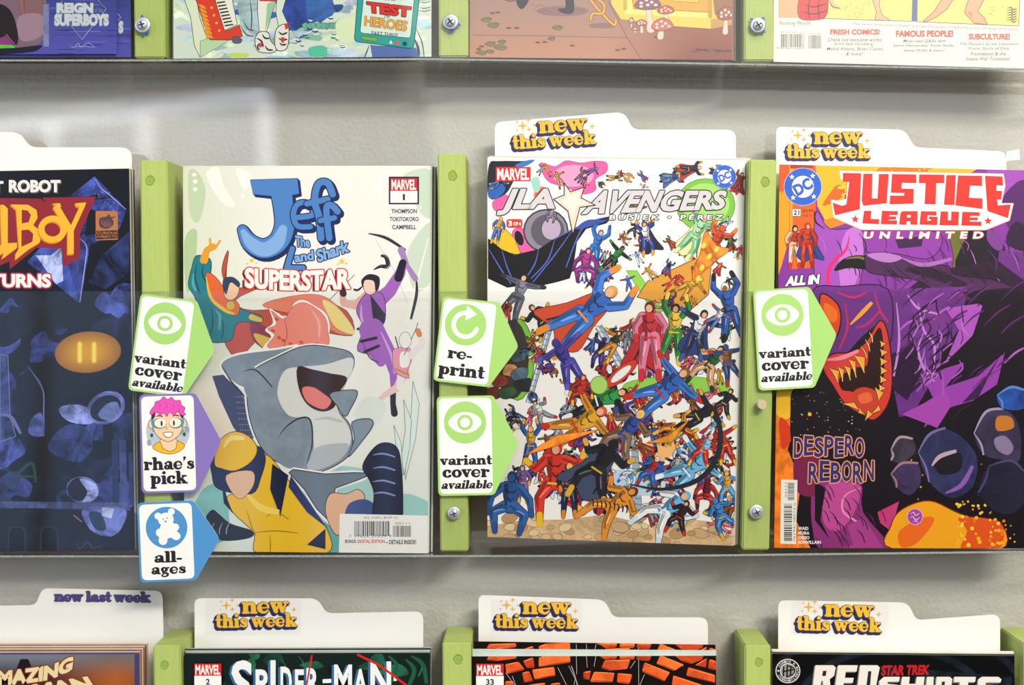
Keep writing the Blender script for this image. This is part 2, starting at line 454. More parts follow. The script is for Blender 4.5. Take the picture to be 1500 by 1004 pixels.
        for n, a, m in sorted(self.sh, key=lambda q: q[0])+[(None, 0, 0)]:
            if n != cur:
                for i0, i1, j0, j1, l in todo:
                    for i in range(i0, i1):
                        r = g[i]
                        for j in range(j0, j1):
                            if r[j] < l: r[j] = l
                todo = []; cur = n
            if n is None: break
            x, y = X[a:a+m], Y[a:a+m]; i0, i1, j0, j1 = min(x), max(x)+1, min(y), max(y)+1
            l = 1+max(max(g[i][j0:j1]) for i in range(i0, i1))
            lev[a:a+m] = [l]*m; todo.append((i0, i1, j0, j1, l))
        return lev
    def build(self, name, parent=None, off=(0,0,0), m=None):
        if not self.f: return None
        lev = self.levels(); self.v = [P(x, y, self.yf(y)-self.dz*l) for (x, y), l in zip(self.v, lev)]
        o = mesh(name, self.v, self.f, m or M['ink'], parent, off)
        at = o.data.attributes.new('ink', 'FLOAT_COLOR', 'POINT')
        at.data.foreach_set('color', [q for c in self.c for q in c])
        return o

# ================================================================== the room
RX0, RX1, RY0, RZ1 = -2.9, 2.9, -4.3, 2.9
struct(box('wall_back', (RX0, RX1, WALL, WALL+.1, 0, RZ1), M['wall']))
struct(box('wall_front', (RX0, RX1, RY0-.1, RY0, 0, RZ1), M['side']))
struct(box('wall_left', (RX0-.1, RX0, RY0, WALL, 0, RZ1), M['side']))
struct(box('wall_right', (RX1, RX1+.1, RY0, WALL, 0, RZ1), M['side']))
struct(box('floor', (RX0, RX1, RY0, WALL, -.1, 0), M['floor']))
struct(box('ceiling', (RX0, RX1, RY0, WALL, RZ1, RZ1+.1), M['ceil']))
# shop windows opposite the rack: they are what the clear acrylic mirrors on the left
sky_m = mat('window_daylight_glass', '#b9cbe0', .2, emit='#93b0e0', estr=.8)
frame_m = mat('window_frame_paint', '#e9e7e0', .5)
for i, (x0, x1, z0, z1) in enumerate([(-2.75, -1.0, .5, 2.28), (-.86, -.34, .5, 2.2)]):
    wo = thing('window_%d' % (i+1), ((x0+x1)/2, RY0, z0), 'shop window opposite the rack', 'window'); del wo['label']; del wo['category']; wo['kind'] = 'structure'
    L0 = wo.location
    box('pane', (x0, x1, RY0+.005, RY0+.015, z0, z1), sky_m, wo, L0)
    for k in range(5):
        x = x0 + (x1-x0)*k/4; box('mullion', (x-.03, x+.03, RY0+.015, RY0+.06, z0-.03, z1+.03), frame_m, wo, L0)
    for z in (z0, (z0+z1)/2+.3, z1): box('rail', (x0-.03, x1+.03, RY0+.015, RY0+.055, z-.03, z+.03), frame_m, wo, L0)
tube_m = mat('added_glow_tube', '#ffffff', .3, emit='#eaf1ff', estr=4.6)  # glowing bars added so the acrylic mirrors a pale window frame; no real fixture
def tube(name, a, b, r, m, parent=None, n=10, off=(0,0,0)):
    a, b = Vector(a), Vector(b); d = (b-a).normalized(); u = d.orthogonal().normalized(); w2 = d.cross(u)
    v = []
    for p in (a, b): v += [tuple(p + (u*math.cos(2*math.pi*k/n) + w2*math.sin(2*math.pi*k/n))*r) for k in range(n)]
    f = [(k, (k+1) % n, n+(k+1) % n, n+k) for k in range(n)] + [tuple(range(n))[::-1], tuple(range(n, 2*n))]
    return mesh(name, v, f, m, parent, off)
S5 = MM*(DF+.06+4.1)/DF
def far(px, py): return ((px-CX)*S5, -4.05, CZ+(CY-py)*S5)
tf = thing('added_glow_frame', far(190, 200), 'added glowing bars standing in for the mirrored white window frame', 'reflection helper')
for a, b in ((far(-20, 192), far(392, 138)), (far(388, 150), far(394, 300)), (far(214, 178), far(216, 300)), (far(78, 192), far(80, 300))):
    tube('added_glow_tube', a, b, .032, tube_m, tf, off=far(190, 200))
tag(box('wooden_beam', (far(170, 0)[0], far(385, 0)[0], -4.2, -4.1, far(0, 138)[2], far(0, 124)[2]), mat('orange_beam', '#b8692f', .6, emit='#b8692f', estr=.0)), 'orange wooden beam near the ceiling opposite the rack', 'beam')

# ================================================================== clear acrylic shelves
# each row: ledge front line, top of the front panel, top of the back panel (photo pixels)
def lerp_pts(pts, x):
    if x <= pts[0][0]: return pts[0][1]
    for (a, b), (c, d) in zip(pts, pts[1:]):
        if x <= c: return b + (d-b)*(x-a)/(c-a)
    return pts[-1][1]
LEDGE = [[(-200, 88), (200, 88), (640, 86), (1000, 92), (1500, 101), (1700, 104)],
         [(-200, 813), (1000, 812), (1500, 806), (1700, 804)],
         [(-200, 1530), (1700, 1530)]]
def shelf(row, top_f, top_b, label):
    led = LEDGE[row]; xs = [-190 + 2*45*k for k in range(21)]
    x0, z0 = P(760, lerp_pts(led, 760))[0::2]
    t = thing('acrylic_shelf', (x0, 0, z0), label, 'shelf', 'clear acrylic shelves')
    off = (x0, 0, z0)
    def strip(name, fn, m, mi=None):
        v, f = [], []; k = 4
        for x in xs: v += fn(x)
        for i in range(len(xs)-1):
            for j in range(k): f.append((i*k+j, i*k+(j+1) % k, (i+1)*k+(j+1) % k, (i+1)*k+j))
        f += [tuple(range(k))[::-1], tuple(range((len(xs)-1)*k, len(xs)*k))]
        o = mesh(name, v, f, m, t, off); bm = bmesh.new(); bm.from_mesh(o.data)
        bmesh.ops.recalc_face_normals(bm, faces=bm.faces); bm.to_mesh(o.data); bm.free(); return o
    th = .0025
    def X(x): return (x-CX)*MM
    def Z(y): return CZ+(CY-y)*MM
    led_z = lambda x: Z(lerp_pts(led, x))
    rect = lambda x, ya, yb, za, zb: [(X(x), ya, za), (X(x), yb, za), (X(x), yb, zb), (X(x), ya, zb)]
    strip('front_panel', lambda x: rect(x, -th, -.0001, led_z(x)-.0003, Z(top_f)), M['clear'])
    strip('ledge', lambda x: rect(x, -th+.0004, WALL-.0035, led_z(x)-.0026, led_z(x)-.0004), M['clear'])
    strip('back_panel', lambda x: rect(x, WALL-.0033, WALL-.0008, led_z(x)-.0003, Z(top_b)), M['clear'])
    strip('polished_edge', lambda x: rect(x, -th-.0002, -th+.0002, led_z(x)-.0014, led_z(x)-.0001), M['edge'])
    strip('panel_rim', lambda x: rect(x, -th, -.0002, Z(top_f)+.00005, Z(top_f)+.0006), M['clear'])
    return t
shelf(0, -290, -560, 'clear acrylic shelf of the top row, its lower edge crossing the picture top')
shelf(1, 428, 112, 'clear acrylic shelf of the middle row, holding the four fully visible comics')
shelf(2, 1146, 824, 'clear acrylic shelf of the bottom row, its back panel behind the lowest tabbed cards')

# ================================================================== green wooden battens
def batten(row, xt, xb, w, y0, y1, label, hole=None, holer=6):
    """xt, xb: left edge at top and bottom; y0, y1 top and bottom (px at the front plane)"""
    cxm = P((xt+xb)/2+w/2, y1)
    t = thing('batten', (cxm[0], 0, cxm[2]), label, 'batten', 'green wooden battens')
    q = [(xt, y0), (xt+w, y0), (xb+w, y1), (xb, y1)]
    b = slab('wood_strip', q, 0.0, WALL-.0036, M['green'], t, tuple(cxm))
    bm = bmesh.new(); bm.from_mesh(b.data); bmesh.ops.recalc_face_normals(bm, faces=bm.faces)
    bmesh.ops.bevel(bm, geom=bm.edges[:], offset=.0009, segments=2, affect='EDGES'); bm.to_mesh(b.data); bm.free()
    if hole:
        hx, hy = hole; v, f = [], []; n = 16; r = random.Random(int(hx))
        for k in range(n):
            a = 2*math.pi*k/n; u = holer*(1+r.uniform(-.12, .12))
            for rr, d in ((u, -.00002), (u*.86, -.00045), (u*.66, -.0001), (u*.25, -.0002)):
                v.append(P(hx+rr*math.cos(a), hy+rr*1.15*math.sin(a), d))
        for k in range(n):
            j = (k+1) % n
            for s in range(3): f.append((k*4+s, k*4+s+1, j*4+s+1, j*4+s))
        f.append(tuple(k*4+3 for k in range(n)))
        o = mesh('filled_hole', v, f, M['hole'], t, tuple(cxm)); bm = bmesh.new(); bm.from_mesh(o.data)
        bmesh.ops.recalc_face_normals(bm, faces=bm.faces)
        bm.to_mesh(o.data); bm.free()
    return t
batten(0, 190, 197, 45, -460, 85, 'green batten, top row, beside the purple-blue comic in the upper left')
batten(0, 641, 643, 43, -460, 83, 'green batten, top row, between the forest cover and the mushroom cover')
batten(0, 1090, 1090, 43, -460, 89, 'green batten, top row, left of the comic with barcode and red headings')
batten(1, 205, 212, 40, 235, 808, 'green batten, middle row, left of the white comic with blue title', (220, 264), 7)
batten(1, 641, 645, 41, 225, 808, 'green batten, middle row, between white comic and crowded comic', (663, 257), 7)
batten(1, 1098, 1087, 40, 234, 806, 'green batten, middle row, left of the purple and orange comic', (1121, 266), 7)
batten(2, 224, 236, 40, 946, 1526, 'green batten, bottom row, left of the dark green comic', (241, 974), 6)
batten(2, 648, 652, 42, 942, 1526, 'green batten, bottom row, left of the orange brick comic', (671, 966), 7)
batten(2, 1091, 1089, 38, 946, 1526, 'green batten, bottom row, left of the black comic with round seal', (1112, 970), 6)
batten(2, 1500, 1503, 40, 944, 1526, 'green batten, bottom row, cut off by the right picture edge')

# ================================================================== screws and scraps
def screw(px, py, label, r=11.5, blue=True, seed=0):
    c = Vector(P(px, py, -.0026)); t = thing('screw', c, label, 'screw', 'zinc screws through the acrylic'); off = tuple(c)
    R = r*MM; n = 24
    prof = [(0.0, -.0), (R, -.0), (R, -.0006), (R*.93, -.0010), (R*.72, -.0011)]
    def lathe(name, pr, m):
        v, f = [], []
        for k in range(n):
            a = 2*math.pi*k/n
            for q, d in pr: v.append((c.x+q*math.cos(a), c.y+d, c.z+q*math.sin(a)))
        m_ = len(pr)
        for k in range(n):
            j = (k+1) % n
            for s in range(m_-1): f.append((k*m_+s, k*m_+s+1, j*m_+s+1, j*m_+s))
        o = mesh(name, v, f, m, t, off, smooth=True); bm = bmesh.new(); bm.from_mesh(o.data)
        bmesh.ops.remove_doubles(bm, verts=bm.verts, dist=1e-6); bmesh.ops.recalc_face_normals(bm, faces=bm.faces)
        bm.to_mesh(o.data); bm.free(); return o
    lathe('washer', prof + [(0, -.0011)], M['zinc'])
    lathe('head', [(R*.66, -.0011), (R*.66, -.0016), (R*.55, -.0024), (R*.3, -.0029), (0, -.0030)], M['zinc'])
    rr = random.Random(seed); a0 = rr.uniform(.2, .9); v, f = [], []
    for q in range(2):
        a = a0+q*math.pi/2; d = Vector((math.cos(a), 0, math.sin(a))); e = Vector((-math.sin(a), 0, math.cos(a)))
        b = [(d*s1*R*.42+e*s2*R*.085) for s1, s2 in ((-1, -1), (1, -1), (1, 1), (-1, 1))]
        n0 = len(v)
        v += [tuple(c+p+Vector((0, -.0031-.00002*q, 0))) for p in b] + [tuple(c+p+Vector((0, -.0015, 0))) for p in b]
        f += [tuple(n0+i for i in x) for x in ((0,1,2,3),(0,4,5,1),(1,5,6,2),(2,6,7,3),(3,7,4,0))]
    mesh('cross_recess', v, f, M['dark'], t, off)
    if blue:
        v, f = [], []
        for k in range(3):
            a = rr.uniform(0, 6.28); p = [(1.15, -.2), (1.5, 0.05), (1.12, .3), (.7, .25), (.7, -.25)]; n0 = len(v)
            for q, s in p:
                aa = a+s; v.append((c.x+q*R*math.cos(aa)*.93, c.y-.0001, c.z+q*R*math.sin(aa)*.93))
            for q, s in p:
                aa = a+s; v.append((c.x+q*R*math.cos(aa)*.93, c.y+.00008, c.z+q*R*math.sin(aa)*.93))
            f += [tuple(n0+i for i in range(5)), tuple(n0+9-i for i in range(5))] + [(n0+i, n0+(i+1) % 5, n0+5+(i+1) % 5, n0+5+i) for i in range(5)]
        mesh('blue_tape_scrap', v, f, M['anchor'], t, off)
screw(209, 37, 'crosshead screw with washer and blue scraps on the leftmost top-row batten', seed=1)
screw(660, 32.5, 'crosshead screw with washer and blue scraps right of the turquoise handheld screen art', seed=5)
screw(1110, 37.5, 'crosshead screw with washer and blue scraps left of the red headings', seed=9)
screw(665, 752, 'crosshead screw with washer under the lower eye tag', 9.5, False, seed=4)
screw(1108, 750, 'crosshead screw with washer low on the batten beside the barcode of the purple comic', 10.5, False, seed=7)
c = Vector(P(1114, 593, -.0026)); t = thing('peg', c, 'small plain round metal peg under the right-hand eye tag', 'peg')
tube('shank', c, c+Vector((.0001, -.0035, .0005)), 6.5*MM, M['zinc'], t, 20, tuple(c)); tube('cap', c+Vector((0.0003, -.0035, .0003)), c+Vector((.0004, -.0045, .0004)), 6.9*MM, M['steel'], t, 20, tuple(c))
for px, py, w, h, lb in ((223, 99, 4, 5, 'dark blue paint scrap on the wall below the leftmost screw'), (663, 93, 8, 2.5, 'dark blue paint scrap on the wall below the second screw from left'), (1091, 104, 13, 6, 'blue paint scrap on the wall below the rightmost screw')):
    r = random.Random(px); pts = [(px+w*math.cos(a*.7)*r.uniform(.6, 1.1), py+h*math.sin(a*.7)*r.uniform(.5, 1.1)) for a in range(9)]
    tag(slab('paint_scrap', [P_ for P_ in pts], WALL-.0016 if False else .046, .0466, mat('navy_scrap', '#1c4a80', .6)), lb, 'scrap', 'blue scraps under the top shelf')

# ================================================================== comics and cards
def comic(label, quad, yb, yt, thick, cover, group=None, art=None, name='comic_book', notag=False):
    """quad: TL TR BR BL in photo pixels; page plane leans from yb at the foot to yt at the head"""
    top, bot = (quad[0][1]+quad[1][1])/2, (quad[2][1]+quad[3][1])/2
    zb, zt = (CY-bot)*MM*(DF+yb)/DF, (CY-top)*MM*(DF+yt)/DF; sl = (yt-yb)/(zt-zb)
    def yf(q): a = (CY-q)*MM/DF; return (yb+sl*(a*DF-zb))/(1-sl*a)      # a true plane through foot and head
    o = P((quad[2][0]+quad[3][0])/2, bot, yb); t = thing(name, o, label, 'comic book', group)
    cm = cover if not isinstance(cover, str) else cover_mat(cover)
    ins = [(quad[0][0]+2, quad[0][1]+.8), (quad[1][0]-.9, quad[1][1]+.8), (quad[2][0]-.9, quad[2][1]-.8), (quad[3][0]+2, quad[3][1]-.8)]
    slab('pages', ins, lambda q: yf(q)+.00022, lambda q: yf(q)+thick-.00022, M['page'], t, o)
    v, f = [], []
    for a, b in ((0, .0002), (thick-.0002, thick)):
        s = slab('x', quad, lambda q: yf(q)+a, lambda q: yf(q)+b, None); n0 = len(v)
        v += [tuple(p.co) for p in s.data.vertices]; f += [tuple(n0+i for i in p.vertices) for p in s.data.polygons]
        D.objects.remove(s)
    sp = [quad[0], (quad[0][0]+1.2, quad[0][1]), (quad[3][0]+1.2, quad[3][1]), quad[3]]
    s = slab('x', sp, lambda q: yf(q)+.0002, lambda q: yf(q)+thick-.0002, None); n0 = len(v)
    v += [tuple(p.co) for p in s.data.vertices]; f += [tuple(n0+i for i in p.vertices) for p in s.data.polygons]
    D.objects.remove(s)
    mesh('cover', v, f, cm, t, o)
    if art: art(t, o, quad, lambda q: yf(q)-.00001)
    return t
_cm = {}
def cover_mat(h):
    if h not in _cm: _cm[h] = mat('cover_stock', [q*.9 for q in lin(h)], .35, noise=.15, nscale=60)
    return _cm[h]
def copies(n, quad, yb, yt, thick, cover, label, group, step=(1.5, -2.5), gap=.0001):
    for k in range(1, n+1):
        r = random.Random(int(quad[1][1]*7+k*13+quad[1][0])); jx, jy = r.uniform(-.6, .6), r.uniform(-.5, .5)
        dx, dy = step[0]*k+jx, step[1]*k+jy
        q = [(quad[0][0]+dx*.4, quad[0][1]+dy), (quad[1][0]+dx, quad[1][1]+dy+r.uniform(-.5, .5)), (quad[2][0]+dx, quad[2][1]-.5*k*.4), (quad[3][0]+dx*.4, quad[3][1]-.5*k*.4)]
        off = k*(thick+gap); fs = (DF+yb)/(DF+yb+off)
        q = [q[0], q[1]] + [(x, CY+(quad[i+2][1]-CY)*fs-.3) for i, (x, _) in enumerate(q[2:])]
        lb = label.replace('spare copy', 'copy directly' if k == 1 else 'rearmost copy' if k == n else 'middle copy').replace('directly stacked', 'directly').replace('directly in the thick stack', 'directly')
        comic(lb, q, yb+off, yt+off, thick, cover[k % len(cover)] if isinstance(cover, list) else cover, group)

def card(label, prof, y, bottom, logo=None, sticker=None, group='white tabbed divider cards', last=False, slot=0):
    """prof: the visible top outline left to right (already rounded), closed down to bottom"""
    pts = list(prof) + [(prof[-1][0], bottom), (prof[0][0], bottom)]
    o = P((prof[0][0]+prof[-1][0])/2, bottom, y); t = thing('divider_card', o, label, 'divider card', group)
    slab('card_sheet', pts, y, y+.0006, M['card'], t, o)
    if sticker:
        slab('clear_sticker', rrect(*sticker[:4], 1.5, 3) if not isinstance(sticker[0], tuple) else sticker, y-.00012, y-.00002, M['film'], t, o)
    if logo:
        k = Ink(yf=y-.00016, dz=4e-6, gain=.95)
        cx, cy, s, rot = logo
        k.frame(cx, cy, s, rot)
        if last:
            k.cooper('new last week', -70, 7, 10, '#4b4780', width=140, outline=.7, ocol='#2c2850')
        else:
            k.cooper('new', -21, -4, 17.5, '#f3bf35', width=72, outline=1.3, ocol='#2b2758', drop=(-3.2, 3.4, 5))
            k.cooper('this week', -62, 17, 14.0, '#f3bf35', width=124, outline=1.3, ocol='#2b2758', drop=(-3.0, 3.2, 5))
            for sx, sy, r in ((-45, -17, 8.5), (-36, -25, 4.5), (-36, -11, 5), (-53, -23, 2.6), (-54, -11, 2.4), (-28, -17, 3), (58, -9, 5), (51, -15, 2)):
                k.star(sx, sy, r, '#f0b53a', 4, .25)
        k.build('lettering', t, o, M['tagink'])
    return t
def tabprof(x0, yt0, x1, yt1, x2, yl, x3, yl3, r=9):
    """tab on the left x0..x1 at height yt, drop to yl at x2, on to x3"""
    return rpoly([(x0, yt0+60), (x0, yt0), (x1, yt1), (x2, yl), (x3, yl3), (x3, yl3+60)], [0, r, r+3, r, r+4, 0])

# the tag: a pointed, laminated marker stuck on the acrylic front
def pointer(label, px, py, rot, H, colour, kind, y=-.0034):
    k0 = Ink(yf=y, dz=8e-6); k0.frame(px, py, 1, rot)
    Wp = 83
    outl = rpoly([(0, 0), (Wp, 0), (119, H*.49), (Wp-1, H), (0, H)], [8, 5, 6, 5, 8])
    lam = rpoly([(-3, -3), (Wp+1, -3), (123, H*.49), (Wp+1, H+3), (-3, H+3)], [9, 6, 7, 6, 9])
    o = P(px, py+H, y); t = thing('shelf_tag', o, label, 'shelf tag')
    slab('card_backing', [k0.T(p) for p in outl], y+.00004, y+.0006, M['card'], t, o)
    slab('laminate', [k0.T(p) for p in lam], y+.0001, y+.0005, M['film'], t, o)
    k0.poly(outl, colour, ); k0.poly(rpoly([(3, 3), (Wp-3, 3), (Wp-3, H-3), (3, H-3)], 8), '#f4f4f2')
    k0.n += 1; k0.build('printed_face', t, o, M['tagink'])
    k = Ink(yf=y, dz=8e-6); k.n = 8; k.grid = k0.grid; k.frame(px, py, 1, rot)
    l = Ink(yf=y, dz=8e-6); l.n = 200; l.grid = k0.grid; l.frame(px, py, 1, rot)
    ink = '#1d1a22'
    if kind == 'eye':
        k.ell(41, 39, 31, 31, colour, n=40)
        al = [(41+24.5*math.cos(a), 39+15.5*math.sin(a)*abs(math.sin(a))**.25) for a in [2*math.pi*i/36 for i in range(36)]]
        k.poly(al, '#f4f4f2'); k.ell(41, 39, 11.5, 11.5, colour, n=28); k.ell(41, 39, 7.2, 7.2, '#f4f4f2', n=24)
        l.cooper('variant', 3.5, 101, 9.4, ink, width=76, outline=0); l.cooper('cover', 7, 119.5, 12, ink, width=69)
        l.cooper('available', 4, 136, 8.2, ink, width=75, slant=.22)
    if kind == 'reprint':
        k.ell(38, 38, 30.5, 30.5, colour, n=40)
        arc = [(38+17.5*math.cos(a), 38+17.5*math.sin(a)) for a in [math.radians(15+ (265-15)*i/26) for i in range(27)]]
        k.stroke(arc, 6.6, '#f4f4f2', cap=True); k.poly([(37, 9.5), (37, 32), (53, 21)], '#f4f4f2')
        l.cooper('re-', 17, 89, 11.5, ink, width=36); l.cooper('print', 6, 114, 12.5, ink, width=68)
    if kind == 'bear':
        k.ell(42, 38, 30.5, 30.5, colour, n=40); wh = '#f4f4f2'
        for x, yy, rx, ry in ((41.5, 26, 11.5, 10), (30, 20.5, 5, 5), (50, 15, 5, 5), (43, 41, 11, 13), (31.5, 45, 5.5, 6), (55, 38, 5.5, 5.5), (36, 56.5, 6.5, 6.8), (55.5, 51, 6.5, 6), (37, 50, 7, 8), (51, 47, 7, 7), (45, 34, 8, 6)):
            k.ell(x, yy, rx, ry, wh, n=20)
        for x, yy in ((37.5, 25.5), (43.5, 24)): k.ell(x, yy, .9, 1.5, colour, n=8)
        k.ell(41, 29, 1.8, 1.3, colour, n=10)
        l.cooper('all-', 22, 89, 11, ink, width=41); l.cooper('ages', 17, 106, 10.5, ink, width=51)
    if kind == 'portrait':
        cx, cy = 41, 55
        k.ell(cx, cy, 32, 33, '#b9c4cf', n=40)
        for q in range(9): k.ell(cx-28+7*q, cy+random.Random(q).uniform(-8, 20), 3.5, 5, '#8fa1b3', n=8) if q in (0, 1, 7, 8) else None
        k.blob([(18, 78), (28, 70), (41, 73), (54, 69), (65, 76), (58, 84), (46, 88), (34, 87), (24, 83)], '#f2b71e', '#5a3a10', .8)
        k.blob([(30, 66), (52, 66), (53, 76), (50, 82), (42, 84), (33, 79), (31, 74)], '#f0cda6', '#4a3020', .7)
        k.ell(16.5, 44, 4, 6, '#f0cda6', line='#4a3020', lw=.7); k.ell(65, 44, 4, 6, '#f0cda6', line='#4a3020', lw=.7)
        k.blob([(18, 28), (25, 22), (41, 20), (57, 22), (63, 30), (63, 48), (56, 62), (41, 70), (26, 62), (19, 48)], '#f0cda6', '#4a3020', .8)
        k.poly([(17, 24), (24, 22), (23, 32), (18, 40)], '#3c2458'); k.poly([(58, 22), (65, 24), (64, 40), (59, 32)], '#3c2458')
        k.blob([(15, 27), (19, 20), (22, 17), (24, 11), (31, 9), (36, 4), (42, 8), (48, 5), (52, 10), (60, 10), (62, 17), (67, 21), (65, 27), (68, 31), (62, 32), (56, 27), (50, 31), (44, 27), (40, 33), (36, 28), (30, 30), (24, 26), (18, 30)], '#e64fb8', '#8a2870', .8)
        for q in ((28, 12), (38, 12), (48, 14), (56, 18)): k.hatch([(q[0], q[1]), (q[0]+3, q[1]+4), (q[0]+1, q[1]+9)], .8, '#b83591')
        for s in (-1, 1):
            x = 41+s*12
            k.ell(x, 43, 10.5, 8, '#57808f', n=24); k.ell(x-s*1.2, 42.4, 8.8, 6.8, '#f4ead8', n=24); k.ell(x-s*3, 43, 1.5, 4.2, '#30232a', n=12)
            k.hatch([(x-5, 33), (x, 31.5), (x+5, 33)], 2, '#5c3248'); k.hatch([(x+s*9, 36), (x+s*11, 42), (x+s*7, 49)], 2.6, '#1fa3b8')
            k.ell(x+s*12, 60, 2.4, 3, '#1d5a44', n=12)
        k.blob([(38, 44), (36.5, 51), (41, 52.5)], '#e0b088'); k.blob([(34, 57), (41, 56), (48, 57), (45, 63), (38, 63)], '#f6f4f0', '#50282c', 1)
        l.cooper("rhae's", 4.5, 111, 12.5, ink, width=74); l.cooper('pick', 13.5, 132, 12.5, ink, width=54)
    k.build('icon', t, o, M['tagink']); l.build('lettering', t, o, M['tagink'])
    return t
LG, PU, BL_ = '#a5d676', '#8472bb', '#4c92cf'
pointer('lime eye tag reading variant cover available, over the edge of the dark blue comic', 206, 430, 7.5, 143, LG, 'eye')
pointer('purple tag with a drawn portrait in pink hair and glasses', 203.5, 578.5, -1.6, 145, PU, 'portrait', -.0040)
pointer('blue tag with a white teddy bear, lowest of the left column', 200.5, 737, -2.3, 117, BL_, 'bear')
pointer('lime tag with a circling arrow reading re-print', 648.5, 434, 6.5, 125, LG, 'reprint')
pointer('lime eye tag directly below the circling arrow tag', 639.5, 581, -1.0, 146, LG, 'eye')
pointer('lime eye tag overlapping the purple and orange comic', 1103, 425, -3.2, 148, LG, 'eye')

card('white card tab left of picture edge, behind the dark blue comic with gold lettering', rpoly([(-180, 290), (-180, 190), (28, 194), (45, 216), (193, 216), (193, 290)], [0, 9, 10, 10, 16, 0]), .024, 798, sticker=(-150, 196, 12, 240))
card('white new-this-week card rising highest, behind the crowded white comic', tabprof(725, 179, 915, 164, 927, 190, 1078, 190, 10), .024, 780, (811, 198, .985, -4), (748, 176, 890, 224))
card('white new-this-week card behind the purple comic with red title', tabprof(1137, 186, 1325, 190, 1340, 216, 1474, 222, 8), .024, 780, (1213, 215, .985, 0), (1146, 186, 1281, 240))
card('grey-white new-last-week card at the left end of the bottom row', rpoly([(-170, 960), (-170, 890), (52, 887), (62, 862), (238, 866), (240, 960)], [0, 9, 9, 9, 12, 0]), .034, 1490, (150, 875, 1, .6), (77, 864, 232, 888), last=True)
card('white new-this-week card behind the dark green comic', tabprof(285, 877, 465, 877, 478, 899, 620, 896, 9), .030, 1490, (375, 903, .96, -1.0), (300, 878, 441, 931))
card('white new-this-week card behind the orange brick comic', tabprof(701, 872, 886, 879, 898, 905, 1037, 905, 9), .028, 1490, (786, 904, .98, .6), (719, 879, 852, 926))
card('white new-this-week card behind the black comic with round seal', tabprof(1140, 880, 1330, 883, 1342, 909, 1465, 900, 9), .026, 1490, (1229, 908, 1.0, 1.5), [(1160, 882), (1302, 887), (1300, 937), (1158, 931)])
tag(slab('paper_slip', [(1474, 222), (1493, 219), (1494, 234), (1474, 236)], .029, .0296, M['card']), 'small white slip peeking out right of the red-title comic card', 'paper slip')

# ================================================================== printed covers (flat ink; people are plain faceless figures)
def marvel_box(k, x0, y0, x1, y1, num=None, y2=None, border='#1c2340'):
    if num: k.poly([(x0-9, y0-9), (x1+9, y0-9), (x1+9, y2+9), (x0-9, y2+9)], border)
    k.poly([(x0, y0), (x1, y0), (x1, y1), (x0, y1)], '#e0232b')
    h = y1-y0; w = x1-x0
    k.text('MARVEL', (x0+w*.04, y0+h*.1, x1-w*.04, y1-h*.08), '#fbf6f2', bold=.035)
    if num:
        k.poly([(x0, y1), (x1, y1), (x1, y2), (x0, y2)], '#fbfbf8'); m = (x0+x1)/2; hh = (y2-y1)
        nw = .09 if num == '1' else .17; k.text(num, (m-hh*nw*len(num), y1+hh*.26, m+hh*nw*len(num), y1+hh*.78), '#23284a', bold=.03)
def dc_roundel(k, cx, cy, r, rot=-32):
    k.ell(cx, cy, r*1.04, r*1.04, '#9fb4ea', n=40); k.ell(cx, cy, r, r, '#2f62cf', n=40); k.ell(cx, cy, r*.60, r*.60, '#f4f4fb', n=32)
    a = math.radians(rot)
    def q(x, y): return (cx+x*math.cos(a)-y*math.sin(a), cy+x*math.sin(a)+y*math.cos(a))
    w, h = r*.52, r*.33
    k.text('DC', [q(-w, -h), q(w, -h), q(w, h), q(-w, h)], '#2f62cf', bold=.05)
    for t in (22, 112, 202, 292): k.star(cx+r*.8*math.cos(math.radians(t-90+20)), cy+r*.8*math.sin(math.radians(t-90+20)), r*.16, '#f4f4fb')

